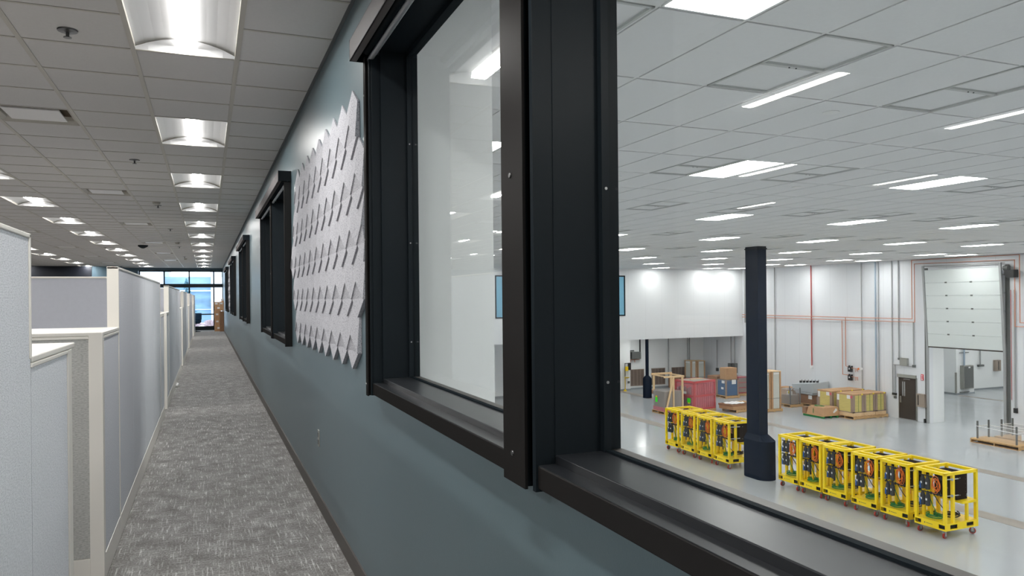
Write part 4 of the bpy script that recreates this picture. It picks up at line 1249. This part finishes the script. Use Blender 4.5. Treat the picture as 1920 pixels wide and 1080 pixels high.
tag(MB().box(27.75, 28.5, 35.35, 35.95, G + 1.05, G + 1.72).build('cardboard_box', M['card'], bevel=0.01), 'brown carton standing on top of the blue-sided block', 'box', 'brown cartons in the hall')
t = thing('cardboard_box', 'tall brown carton on the floor left of the blue-sided block', 'box', (28.3, 37.0, G), 0, 'brown cartons in the hall')
MB().box(27.95, 28.85, 36.5, 37.4, G + .02, G + 1.12).build('carton', M['card_dark'], t, bevel=0.01, world=True)
MB().box(28.3, 28.5, 36.49, 36.5, G + .75, G + 1.0).build('paper_label', M['label_white'], t, world=True)
MB().box(28.0, 28.8, 36.55, 37.35, G, G + .02).build('skid', M['wood'], t, world=True)
pallet(29.3, 36.1, 0.95, 0.9, 'wooden pallet under the red wrapped rack against the side wall')
t = thing('wrapped_rack', 'small red rack in clear wrap right of the blue-sided block', 'rack', (29.3, 36.1, G + .14))
P = lambda mb, n, m_, b_=0.0: mb.build(n, m_, t, bevel=b_, world=True)
for z in (0.14, 0.45, 0.75, 1.05): P(MB().box(28.95, 29.65, 35.8, 36.4, G + z, G + z + .04), 'shelf', M['red_rack'])
pp = MB()
for (x, y) in ((28.95, 35.8), (29.62, 35.8), (28.95, 36.37), (29.62, 36.37)): pp.box(x, x + .03, y, y + .03, G + .14, G + 1.12)
P(pp, 'upright', M['red_rack'])
P(MB().box(28.97, 29.62, 35.83, 36.36, G + .2, G + 1.0), 'panel_stack', M['card_edge'])
P(MB().box(28.92, 29.68, 35.77, 36.43, G + .15, G + 1.14), 'stretch_wrap', M['wrap'])
pallet(26.9, 32.9, 0.8, 0.8, 'empty low pallet mostly hidden behind the big column')
# flat cartons near the column
pallet(25.15, 31.2, 1.1, 1.0, 'pallet under the flat cartons left of the big column', 0.12)
t = thing('cardboard_box', 'flat brown carton with torn white wrap left of the big column', 'box', (24.95, 31.2, G + .14), 0.12, 'brown cartons in the hall')
MB().box(-0.55, 0.75, -0.5, 0.5, 0, 0.17).build('carton', M['card'], t, bevel=0.01)
MB().box(-0.6, 0.6, -0.45, 0.5, 0.17, 0.27).build('upper_carton', M['card_dark'], t, bevel=0.01)
wv = MB()
for i in range(8):
    for j in range(5):
        f = lambda a, b_: (-0.5 + 0.13 * a, -0.4 + 0.16 * b_, 0.29 + 0.02 * math.sin(a * 2.1 + b_ * 1.7) + 0.01 * math.cos(b_ * 3.3))
        wv.quad([f(i, j), f(i + 1, j), f(i + 1, j + 1), f(i, j + 1)])
wv.build('torn_wrap', M['label_white'], t)

# red wrapped racks and the timber-framed crate
pallet(23.3, 32.2, 1.6, 1.35, 'pallet under the big red wrapped rack', 0.22)
t = thing('wrapped_rack', 'big red steel rack in clear wrap with a lime tag behind the carts', 'rack', (23.3, 32.2, G + .14), 0.22)
P = lambda mb, n, m_, b_=0.0: mb.build(n, m_, t, bevel=b_)
a, b_, H = 0.80, 0.66, 1.46
for (x, y) in ((-a, -b_), (a - .08, -b_), (-a, b_ - .08), (a - .08, b_ - .08)):
    P(MB().box(x, x + .08, y, y + .08, 0, H), 'upright', M['red_rack'])
for z in (0.0, 0.66, H - .1):
    f = MB().box(-a, a, -b_, -b_ + .05, z, z + .1).box(-a, a, b_ - .05, b_, z, z + .1).box(-a, -a + .05, -b_, b_, z, z + .1).box(a - .05, a, -b_, b_, z, z + .1)
    P(f, 'rail', M['red_rack'])
f = MB()
for k in range(9): f.box(-a + .12 + .16 * k, -a + .16 + .16 * k, -b_ + .02, -b_ + .04, .1, H - .1)
P(f, 'bar_screen', M['red_panel'])
P(MB().box(-a + .06, a - .06, -b_ + .06, b_ - .06, 0.05, H - .15), 'packed_goods', M['red_panel'])
f = MB()
for z in (0.15, 0.80):
    for k in range(9): f.box(-a + .005, -a + .02, b_ - .2 - .11 * k, b_ - .16 - .11 * k, z, z + .3 + .05 * ((k * 7) % 3))
P(f, 'steel_fittings', M['zinc'])
P(MB().box(-a + .1, a - .1, -b_ + .1, b_ - .1, H - .02, H), 'card_top', M['tan_box'])
P(MB().box(-0.2, 0.7, 0.1, 0.2, H, H + .03), 'batten', M['wood_pale'])
P(MB().box(-a - .02, a + .02, -b_ - .02, b_ + .02, 0.01, H - .02), 'stretch_wrap', M['wrap_thin'])
P(MB().box(-a - .03, -a - .022, -0.42, -0.20, 0.38, 0.60), 'lime_tag', M['lime'])
P(MB().box(-a - .03, -a - .022, -0.38, -0.26, 0.32, 0.38), 'yellow_tag', M['tag_yellow'])
P(MB().box(-a - .03, -a - .022, -0.15, 0.05, 0.80, 0.92).box(-a - .03, -a - .022, 0.5, 0.62, 0.22, 0.60), 'white_label', M['label_white'])
pallet(21.66, 32.22, 1.2, 1.1, 'pallet under the open timber-framed crate')
t = thing('timber_crate', 'open pale timber frame around a wrapped box, left of the red rack', 'crate', (21.66, 32.22, G + .14))
P = lambda mb, n, m_, b_=0.0: mb.build(n, m_, t, bevel=b_)
for (x, y) in ((-.52, .5), (.52, .5), (.52, -.5), (-.02, -.5)): P(MB().box(x - .04, x + .04, y - .04, y + .04, .95 if y > 0 else 0, 1.78), 'upright', M['wood_pale'])
P(MB().bar((-.64, .54, 1.80), (.60, .54, 1.80), .05, .10), 'top_rail', M['wood_pale'])
P(MB().bar((-.60, -.54, 1.74), (.60, -.54, 1.74), .05, .09), 'top_rail', M['wood_pale'])
P(MB().bar((-.52, -.54, 1.76), (-.52, .58, 1.76), .09, .05), 'top_rail', M['wood_pale'])
P(MB().bar((.52, -.54, 1.76), (.52, .58, 1.76), .09, .05), 'top_rail', M['wood_pale'])
P(MB().bar((-.48, -.56, 0.1), (-.04, -.56, 1.72), .04, .09), 'brace', M['wood_pale'])
P(MB().box(-.54, .5, -.48, .48, 0, 1.0), 'inner_box', M['tan_box'], 0.02)
P(MB().box(-.57, .56, -.51, .51, 0.0, 1.03), 'stretch_wrap', M['wrap'])
P(MB().box(-.56, .55, -.50, .50, 0.0, 0.2), 'red_skirt', M['red_panel'])
P(MB().box(-.58, -.572, .1, .28, .42, .66), 'lime_tag', M['lime'])
P(MB().box(-.58, -.572, .12, .24, .66, .74), 'yellow_tag', M['tag_yellow'])

# post racks on pallets at the right edge
def post_rack(x, y, lx, ly, label, plab, n=3):
    pallet(x, y, lx, ly, plab)
    t = thing('post_rack', label, 'rack', (x, y, G + .14), 0, 'clear-wrapped post racks')
    P = lambda mb, n_, m_, b_=0.0: mb.build(n_, m_, t, bevel=b_)
    P(MB().box(-lx / 2, lx / 2, -ly / 2, ly / 2, 0, 0.03), 'deck', M['wood'])
    for sx in (-1, 1):
        for sy in (-1, 1):
            P(MB().box(sx * (lx / 2 - .15) - .025, sx * (lx / 2 - .15) + .025, sy * (ly / 2 - .2) - .025, sy * (ly / 2 - .2) + .025, 0.03, 0.72), 'post', M['dark_grey'])
    w_ = MB()
    xa, ya = lx / 2 - .12, ly / 2 - .17
    w_.quad([(-xa, -ya, .04), (xa, -ya, .04), (xa, -ya, .48), (-xa, -ya, .46)]).quad([(-xa, ya, .04), (xa, ya, .04), (xa, ya, .50), (-xa, ya, .52)])
    w_.quad([(-xa, -ya, .04), (-xa, ya, .04), (-xa, ya, .48), (-xa, -ya, .46)]).quad([(xa, -ya, .04), (xa, ya, .04), (xa, ya, .5), (xa, -ya, .48)])
    P(w_, 'stretch_wrap', M['wrap_thin'])
    rr = [(-xa, -ya, .46), (xa, -ya, .48), (xa, ya, .50), (-xa, ya, .52), (-xa, -ya, .46)]
    P(MB().tube(rr, 0.013, 6), 'wrap_edge', M['label_white'])
    P(MB().box(-.1, .12, -ya - .01, -ya - .004, .18, .42), 'paper_label', M['label_white'])
    return t
post_rack(28.60, 19.75, 0.95, 1.95, 'wrapped rack of four grey posts on a pallet at the right edge, nearer', 'long pallet under the nearer post rack at the right edge')
post_rack(29.80, 19.6, 0.95, 1.95, 'wrapped rack of four grey posts on a pallet at the right edge, farther', 'long pallet under the farther post rack at the right edge')

# ------------------------------------------------------------------ right hall wall: doors, pipes, boxes
t = thing('door_1', None, None, (XR, 25.55, G), 0, None, 'structure')
P = lambda mb, n, m_, b_=0.0: mb.build(n, m_, t, bevel=b_, world=True)
P(MB().box(XR - .03, XR, 25.08, 26.06, G, G + 2.0).box(XR - .03, XR, 25.05, 25.10, G, G + 2.0), 'frame', M['grey_box'])
lf = P(MB().box(XR - .045, XR - .03, 25.12, 26.02, G + .03, G + 1.96), 'leaf', M['door_brown'])
P(MB().box(XR - .10, XR - .03, 25.06, 26.08, G + 1.98, G + 2.12), 'closer_hood', M['grey_box'], 0.004)
gl = MB()
for y in (25.80, 25.70): gl.box(XR - .049, XR - .045, y - .025, y + .025, G + 1.1, G + 1.78)
P(gl, 'glass_slit', M['conduit'])
P(MB().box(XR - .075, XR - .045, 25.88, 25.95, G + .78, G + 1.08), 'lock_plate', M['steel'], 0.002)
P(MB().box(XR - .055, XR - .03, 25.12, 26.02, G, G + .04), 'threshold', M['zinc'])
P(MB().tube([(XR - .05, 25.4, G + 1.90), (XR - .09, 25.55, G + 1.92), (XR - .05, 25.75, G + 1.90)], .012, 6), 'closer_arm', M['zinc'])

t = thing('door_2', None, None, (XR - .1, 22.6, G), 0, None, 'structure')
P = lambda mb, n, m_, b_=0.0: mb.build(n, m_, t, bevel=b_, world=True)
y0, y1 = 20.95, 24.40
zb, zt = -0.92, 2.54
ns = 6
for k in range(ns):
    za = zb + (zt - zb) * k / ns; zc = zb + (zt - zb) * (k + 1) / ns
    xa = XR - .03 - .21 * (za - zb) / (zt - zb); xc = XR - .03 - .21 * (zc - zb) / (zt - zb)
    ya = y0 - 0.0; yb = y1 + 0.0
    s_ = MB()
    s_.v = [(xa - .05, ya, za + .004), (xa, ya, za + .004), (xa, yb, za + .004), (xa - .05, yb, za + .004), (xc - .05, ya, zc - .004), (xc, ya, zc - .004), (xc, yb, zc - .004), (xc - .05, yb, zc - .004)]
    s_.f = [(0, 3, 2, 1), (4, 5, 6, 7), (0, 1, 5, 4), (1, 2, 6, 5), (2, 3, 7, 6), (3, 0, 4, 7)]
    sec = P(s_, 'door_section', M['door_white'], 0.003)
    if k:
        h_ = MB()
        for yy in (y0 + .36 * (y1 - y0), y0 + .70 * (y1 - y0)): h_.box(xa - .062, xa - .05, yy - .05, yy + .05, za - .03, za + .03)
        h_.build('hinge', M['dark_grey'], t, world=True)
P(MB().box(XR - .085, XR - .02, y0, y1, zb - .05, zb + .003), 'bottom_seal', M['door_brown'])
for (yy, nm_) in ((y1 + .06, 'l'), (y0 - .06, 'r')):
    P(MB().bar((XR - .05, yy, G), (XR - .05, yy, zb), .07, .10), 'track', M['conduit'])
    P(MB().bar((XR - .05, yy, zb), (XR - .30, yy, zt + .2), .07, .09), 'track', M['conduit'])
    bk = MB()
    for q in range(5):
        z = zb + .15 + .75 * q; xx = XR - .05 - .25 * (z - zb) / (zt - zb)
        bk.box(xx, XR, yy - .02, yy + .02, z - .025, z + .025)
    P(bk, 'track_bracket', M['zinc'])
P(MB().box(XR - .02, XR, OY1 - .02, OY1 + .16, G, zt + .1).box(XR - .02, XR, OY0 - .16, OY0 + .02, G, zt + .1), 'guide_angle', M['dark_grey'])
P(MB().tube([(XR - .2, y0 - .2, zt + .18), (XR - .2, y1 + .2, zt + .18)], .022, 8), 'torsion_shaft', M['conduit'])
op = P(MB().box(XR - .33, XR - .05, 20.30, 20.62, 2.10, 2.42).box(XR - .25, XR - .05, 20.62, 20.76, 2.2, 2.6), 'operator_motor', M['rubber'], 0.01)
P(MB().lathe((XR - .19, 20.70, 2.50), [(.10, -.1), (.10, .1)], 16, 'Y'), 'sprocket', M['dark_grey'])

def wpipe(name, pts, r, m, label, cat='pipe', group='pipes on the hall wall'):
    return tag(MB().tube(pts, r, 8).build(name, M[m]), label, cat, group)
XP = XR - .05
cond = [(34.37, G, 3.07, .026, 'conduit', 'grey conduit nearest the far corner, right of the big column'), (31.54, -2.43, 3.07, .028, 'red_pipe', 'thin red pipe dropping to a small white outlet'),
        (28.16, G, 3.07, .024, 'conduit', 'grey conduit just right of the two regulators'), (27.32, G, 3.07, .036, 'conduit_blue', 'pale blue pipe left of its grey twin'),
        (27.14, G, 3.07, .024, 'conduit', 'grey conduit beside the pale blue pipe'), (26.36, -3.3, 3.07, .023, 'conduit', 'grey conduit left of the brown door, down to a black switch'),
        (25.99, -1.60, 3.07, .027, 'conduit', 'grey conduit ending at a junction box over the brown door'), (25.19, -1.9, 0.15, .028, 'conduit', 'grey conduit right of the brown door top'),
        (20.47, -3.25, 1.6, .03, 'conduit', 'grey conduit right of the overhead door, down to a black box'), (20.62, -2.9, 1.6, .012, 'red_pipe', 'thin red cord right of the overhead door')]
for (y, a, b_, r, m_, lab) in cond:
    wpipe('conduit' if 'conduit' in lab else 'pipe', [(XP, y, a), (XP, y, min(b_, CE))], r, m_, lab)
XC = XR - .13
wpipe('copper_pipe', [(XC, 37.1, .29), (XC, 25.19, .31), (XC, 25.19, 3.03), (XC, 20.20, 3.02), (XC, 20.20, .27), (XC, 17.5, .27)], .022, 'copper', 'upper outer copper line looping over the overhead door')
wpipe('copper_pipe', [(XC, 37.1, .15), (XC, 25.05, .16), (XC, 25.05, 2.86), (XC, 20.40, 2.82), (XC, 20.40, .11), (XC, 17.5, .11)], .022, 'copper', 'lower inner copper line looping over the overhead door')
wpipe('copper_pipe', [(XR - .075, 29.17, .30), (XR - .075, 29.17, -2.21), (XR - .075, 28.99, -2.24)], .02, 'copper', 'right copper drop feeding the upper regulator')
wpipe('copper_pipe', [(XR - .075, 29.40, .12), (XR - .075, 29.38, -2.66), (XR - .075, 28.99, -2.66)], .02, 'copper', 'left copper drop feeding the lower regulator')
for n, z in enumerate((-2.24, -2.68)):
    t = thing('pressure_regulator', 'black wall regulator with copper branches, %s of two' % ('upper' if n == 0 else 'lower'), 'regulator', (XR - .1, 28.85, z), 0, 'wall regulators')
    P = lambda mb, n_, m_, b_=0.0: mb.build(n_, m_, t, bevel=b_, world=True)
    P(MB().box(XR - .16, XR - .04, 28.76, 28.98, z - .24, z + .02), 'body', M['rubber'], .01)
    P(MB().lathe((XR - .1, 28.92, z), [(.05, 0), (.05, .08)], 12).lathe((XR - .1, 28.76, z), [(.05, 0), (.05, .07)], 12), 'dial', M['rubber'])
    P(MB().box(XR - .165, XR - .16, 28.84, 28.90, z - .12, z - .04), 'white_gauge', M['label_white'])
    P(MB().tube([(XC, 28.76, z - .04), (XC, 28.35, z - .04)], .014, 6).tube([(XC, 28.5, z - .04), (XC, 28.5, z - .22)], .014, 6).tube([(XC, 28.42, z - .04), (XC, 28.42, z - .16)], .014, 6).tube([(XC, 28.36, z - .04), (XC, 28.36, z - .2)], .014, 6), 'branch', M['copper'])
def wbox(name, y0, y1, z0, z1, m, label, cat, d=.1, x=XR, bev=.004):
    # boxes sit around their conduit ends
    return tag(MB().box(x - d, x - .001, y0, y1, z0, z1).build(name, M[m], bevel=bev), label, cat)
wbox('junction_box', 25.50, 25.88, -1.92, -1.55, 'grey_box', 'square grey junction box over the brown door', 'electrical box', .14)
wbox('junction_box', 25.94, 26.04, -1.66, -1.56, 'dark_grey', 'small conduit box left of the square junction box', 'electrical box', .08)
wbox('junction_box', 25.12, 25.26, -1.96, -1.84, 'dark_grey', 'small conduit box at the right over the brown door', 'electrical box', .08)
wpipe('conduit', [(XP, 26.30, -1.90), (XP, 25.2, -1.92)], .018, 'conduit', 'thin horizontal conduit over the brown door')
wpipe('conduit', [(XP, 26.22, -1.92), (XP, 26.22, -3.25)], .028, 'conduit', 'short conduit dropping left of the brown door')
wbox('wall_switch', 26.16, 26.38, -3.36, -3.26, 'rubber', 'black switch box left of the brown door', 'switch', .08)
wbox('wall_switch', 26.17, 26.30, -3.52, -3.42, 'dark_grey', 'small grey box under the black switch', 'switch', .06)
t = thing('fire_sign', 'small red and white sign between the brown door and the overhead door', 'sign', (XR, 24.78, -2.4))
MB().box(XR - .03, XR - .002, 24.72, 24.84, -2.52, -2.24).build('board', M['red_sign'], t, world=True)
MB().box(XR - .033, XR - .03, 24.765, 24.795, -2.46, -2.3).box(XR - .033, XR - .03, 24.75, 24.81, -2.50, -2.46).box(XR - .033, XR - .03, 24.75, 24.81, -2.30, -2.27).build('white_mark', M['label_white'], t, world=True)
t = thing('extinguisher_cabinet', 'tan wall cabinet with a dark slot right of the brown door', 'cabinet', (XR, 24.78, -3.4))
MB().box(XR - .16, XR - .002, 24.56, 24.98, -3.74, -3.14).build('body', M['tan_box'], t, bevel=.005, world=True)
MB().box(XR - .165, XR - .16, 24.86, 24.91, -3.66, -3.2).build('slot', M['rubber'], t, world=True)
wbox('fire_bell', 31.48, 31.62, -2.52, -2.38, 'white', 'small white outlet at the end of the red pipe', 'outlet', .1)
t = thing('emergency_button', 'white call point with an orange button on the conduit right of the regulators', 'button', (XR, 28.17, -2.27))
MB().lathe((XR - .17, 28.16, -2.27), [(.07, 0), (.07, .08)], 14, 'X').build('plate', M['white'], t, world=True)
MB().lathe((XR - .20, 28.27, -2.28), [(.05, 0), (.05, .1)], 12, 'X').build('button', M['orange'], t, world=True)
wbox('control_box', 20.40, 20.54, -3.42, -3.22, 'rubber', 'black control box at the foot of the conduit right of the overhead door', 'switch', .08)
tag(MB().box(XR - .1, XR, 24.60, 24.66, G, G + .18).build('door_stop', M['rubber']), 'small black stub on the floor left of the overhead door track', 'door stop')
tag(MB().box(XR - .06, XR, 26.2, 26.25, G + 1.0, G + 1.0 + .01).build('wall_clip', M['zinc']), 'tiny clip on the wall left of the brown door', 'clip')
wpipe('sprinkler_pipe', [(XR - .05, 36.95, -.2), (XR - .05, 36.95, 3.05)], .05, 'conduit', 'grey riser in the far upper corner behind the big column')

# bay beyond the overhead door
t = thing('switchboard', 'tall grey electrical panel on the bay wall beyond the overhead door', 'electrical box', (41.1, 30.5, -3.6))
P = lambda mb, n_, m_, b_=0.0: mb.build(n_, m_, t, bevel=b_, world=True)
P(MB().box(40.72, 41.55, 30.36, 30.598, -4.1, -2.75), 'enclosure', M['grey_box'], .005)
P(MB().box(40.76, 41.52, 30.345, 30.36, -4.05, -2.8), 'door_leaf', M['dark_grey'])
P(MB().box(41.1, 41.25, 30.34, 30.345, -2.9, -2.82), 'nameplate', M['label_white'])
tag(MB().tube([(40.95, 30.5, -2.75), (40.95, 30.5, 1)], .05, 8).build('conduit', M['conduit_blue']), 'pale conduit rising from the tall grey electrical panel', 'pipe')
tag(MB().box(40.6, 41.35, 30.5, 30.55, -2.02, -1.98).build('strut', M['dark_grey']), 'short horizontal strut above the tall electrical panel', 'bracket')
tag(MB().box(40.6, 41.4, 30.5, 30.55, -4.32, -4.28).build('strut', M['dark_grey']), 'short horizontal strut below the tall electrical panel', 'bracket')
tag(MB().tube([(42.0, 31.5, -2.9), (42.0, 31.5, 1.5)], .04, 8).build('conduit', M['conduit']), 'grey conduit in the bay corner down to a black switch', 'pipe')
tag(MB().box(42.0, 42.25, 31.45, 31.57, -3.1, -2.9).build('wall_switch', M['rubber']), 'black switch in the bay corner', 'switch')
tag(MB().tube([(43.7, 31.5, -2.9), (43.7, 31.5, -1.5)], .035, 8).build('conduit', M['conduit']), 'short grey conduit in the middle of the bay wall', 'pipe')
tag(MB().box(43.5, 43.98, 31.45, 31.57, -3.02, -2.9).build('outlet_strip', M['dark_grey']), 'three-gang outlet strip on the bay wall', 'outlet')
tag(MB().box(45.0, 45.12, 31.55, 31.57, -2.05, -1.72).build('fire_sign', M['red_sign']), 'narrow red sign on the bay wall beyond the overhead door', 'sign')
t = thing('extinguisher_cabinet', 'tan wall cabinet with a dark slot in the bay beyond the overhead door', 'cabinet', (45.2, 31.5, -2.9))
MB().box(44.95, 45.45, 31.42, 31.578, -3.35, -2.68).build('body', M['tan_box'], t, bevel=.005, world=True)
MB().box(45.2, 45.26, 31.415, 31.42, -3.28, -2.75).build('slot', M['rubber'], t, world=True)
tag(MB().box(40.36, 40.42, 30.56, 30.66, G + .1, G + 1.3).build('corner_guard', M['grey_box']), 'grey corner guard on the bay wall corner', 'corner guard')

# ------------------------------------------------------------------ far wall: blue window, louvres, eyewash, heater
t = thing('window_12', None, None, (18, YF, .35), 0, None, 'structure')
P = lambda mb, n_, m_, b_=0.0: mb.build(n_, m_, t, bevel=b_, world=True)
P(MB().box(14.2, 22.17, YF - .02, YF, 2.60, 2.67).box(14.2, 22.17, YF - .02, YF, .36, .43).box(14.2, 14.27, YF - .02, YF, .36, 2.67).box(22.09, 22.17, YF - .02, YF, .36, 2.67), 'frame', M['black'])
M['teal_glass'] = mat('blue_backed_glass', rgb(122, 178, 204), 0.12, spec=0.5)
P(MB().box(14.27, 22.09, YF - .01, YF - .002, .43, 2.60), 'glass', M['teal_glass'])
t = None
def louvre(x0, x1, label, m='brown_slats'):
    t = thing('wall_louvre', label, 'louvre', ((x0 + x1) / 2, YB, -3.7), 0, 'wall louvres under the overhang')
    n = 4; z0, z1 = -4.24, -3.18
    MB().box(x0, x1, YB - .02, YB - .002, z0, z1).build('backing', M['groove'], t, world=True)
    f = MB().box(x0, x1, YB - .05, YB - .02, z1 - .03, z1).box(x0, x1, YB - .05, YB - .02, z0, z0 + .03)
    for k in range(n + 1):
        x = x0 + (x1 - x0 - .025) * k / n
        f.box(x, x + .025, YB - .052, YB - .02, z0, z1)
    f.build('frame', M['tan_box'], t, world=True)
    s_ = MB()
    for k in range(16):
        z = z0 + .05 + (z1 - z0 - .1) * k / 15
        s_.bar((x0, YB - .035, z), (x1, YB - .035, z), .02, .05)
    s_.build('slats', M[m], t, world=True)
louvre(24.85, 25.87, 'brown wall louvre left of the slim navy column')
louvre(26.45, 27.46, 'brown wall louvre right of the slim navy column')
louvre(27.99, 28.98, 'brown wall louvre behind the tall framed crates')
louvre(22.5, 23.3, 'grey wall louvre at the edge of the window frame', 'grey_box')
t = thing('pump_unit', 'dark wall-mounted equipment box with black pipe under the overhang', 'equipment', (25.1, YB - .2, -2.3))
P = lambda mb, n_, m_, b_=0.0: mb.build(n_, m_, t, bevel=b_, world=True)
P(MB().box(24.84, 25.50, YB - .3, YB - .02, -2.50, -2.06), 'housing', M['dark_grey'], .01)
P(MB().tube([(25.55, YB - .1, -2.45), (25.55, YB - .1, -1.03)], .045, 8), 'flue', M['rubber'])
P(MB().tube([(24.75, YB - .1, -2.9), (24.75, YB - .1, -2.1), (24.84, YB - .1, -1.98), (25.1, YB - .1, -1.98)], .03, 8), 'loop_pipe', M['rubber'])
P(MB().tube([(24.84, YB - .1, -2.55), (25.5, YB - .1, -2.55)], .025, 6).tube([(24.85, YB - .1, -2.55), (24.85, YB - .1, -2.72)], .02, 6).tube([(25.15, YB - .1, -2.55), (25.15, YB - .1, -2.72)], .02, 6), 'copper_header', M['copper'])
t = thing('eyewash_station', 'yellow emergency eyewash and shower post at the back wall', 'eyewash', (24.35, YB - .45, G))
P = lambda mb, n_, m_, b_=0.0: mb.build(n_, m_, t, bevel=b_, world=True)
yy = YB - .5
P(MB().tube([(24.2, yy, -3.55), (24.2, yy, -2.72), (24.5, yy, -2.72)], .025, 8), 'upper_pipe', M['rubber'])
P(MB().tube([(24.2, yy, G + .05), (24.2, yy, -3.55)], .025, 8), 'lower_pipe', M['eye_yellow'])
P(MB().lathe((24.2, yy, G), [(.11, 0), (.09, .03), (.03, .12)], 12), 'foot', M['eye_yellow'])
P(MB().lathe((24.33, yy, -3.66), [(.08, 0), (.17, .05), (.17, .07)], 16), 'bowl', M['eye_yellow'])
P(MB().box(24.2, 24.42, yy - .02, yy, -3.2, -2.92), 'sign', M['eye_yellow'])
P(MB().box(24.42, 24.62, yy - .04, yy + .04, -3.15, -2.7), 'valve', M['rubber'], .01)
P(MB().box(24.46, 24.60, yy + .1, yy + .14, -4.0, -3.86), 'tag', M['dark_grey'])
for n, (x, z0, z1, lab) in enumerate([(23.55, -3.1, -1.03, 'grey conduit at the back wall beside the window frame'), (27.72, G + .1, -1.03, 'grey conduit between two brown louvres'),
                         (29.2, G + .1, -1.03, 'grey conduit left of its twin behind the tall framed crates'), (29.36, G + .1, -1.03, 'grey conduit right of its twin behind the tall framed crates')]):
    tag(MB().tube([(x, YB - .06, z0), (x, YB - .06, z1)], .03, 8).build('conduit', M['conduit']), lab, 'pipe')
tag(MB().box(23.3, 23.75, YB - .12, YB - .002, -3.22, -3.08).build('outlet_strip', M['rubber']), 'black outlet box at the foot of the leftmost conduit', 'outlet')
tag(MB().lathe((23.6, YB - .1, -1.93), [(.05, 0), (.05, .09)], 12, 'Y').build('emergency_button', M['red_sign']), 'small red button on the leftmost conduit', 'button')
tag(MB().box(23.9, 23.96, YB - .34, YB - .3, G + .1, G + 1.25).build('corner_guard', M['grey_box']), 'grey corner guard on the pier left of the eyewash', 'corner guard')
tag(MB().box(XR - .2, XR - .002, 37.75, 38.05, -3.35, -2.75).build('electrical_cabinet', M['dark_grey'], bevel=.01), 'left grey electrical cabinet over the cartons under the overhang', 'electrical box', 'cabinets under the overhang')
tag(MB().box(XR - .2, XR - .002, 38.15, 38.45, -3.35, -2.78).build('electrical_cabinet', M['dark_grey'], bevel=.01), 'rear grey electrical cabinet over the cartons under the overhang', 'electrical box', 'cabinets under the overhang')
wpipe('conduit', [(XR - .06, 37.95, -2.75), (XR - .06, 37.95, -1.03)], .03, 'conduit', 'conduit above the nearer cabinet under the overhang')
wpipe('conduit', [(XR - .06, 38.3, -2.78), (XR - .06, 38.3, -1.03)], .03, 'conduit', 'conduit above the rear cabinet under the overhang')
wpipe('conduit', [(XR - .06, 39.7, -3.2), (XR - .06, 39.7, -1.4)], .025, 'conduit', 'conduit with a black switch near the inner corner under the overhang')
tag(MB().box(XR - .1, XR - .002, 39.62, 39.78, -3.4, -3.2).build('wall_switch', M['rubber']), 'black switch near the inner corner under the overhang', 'switch')
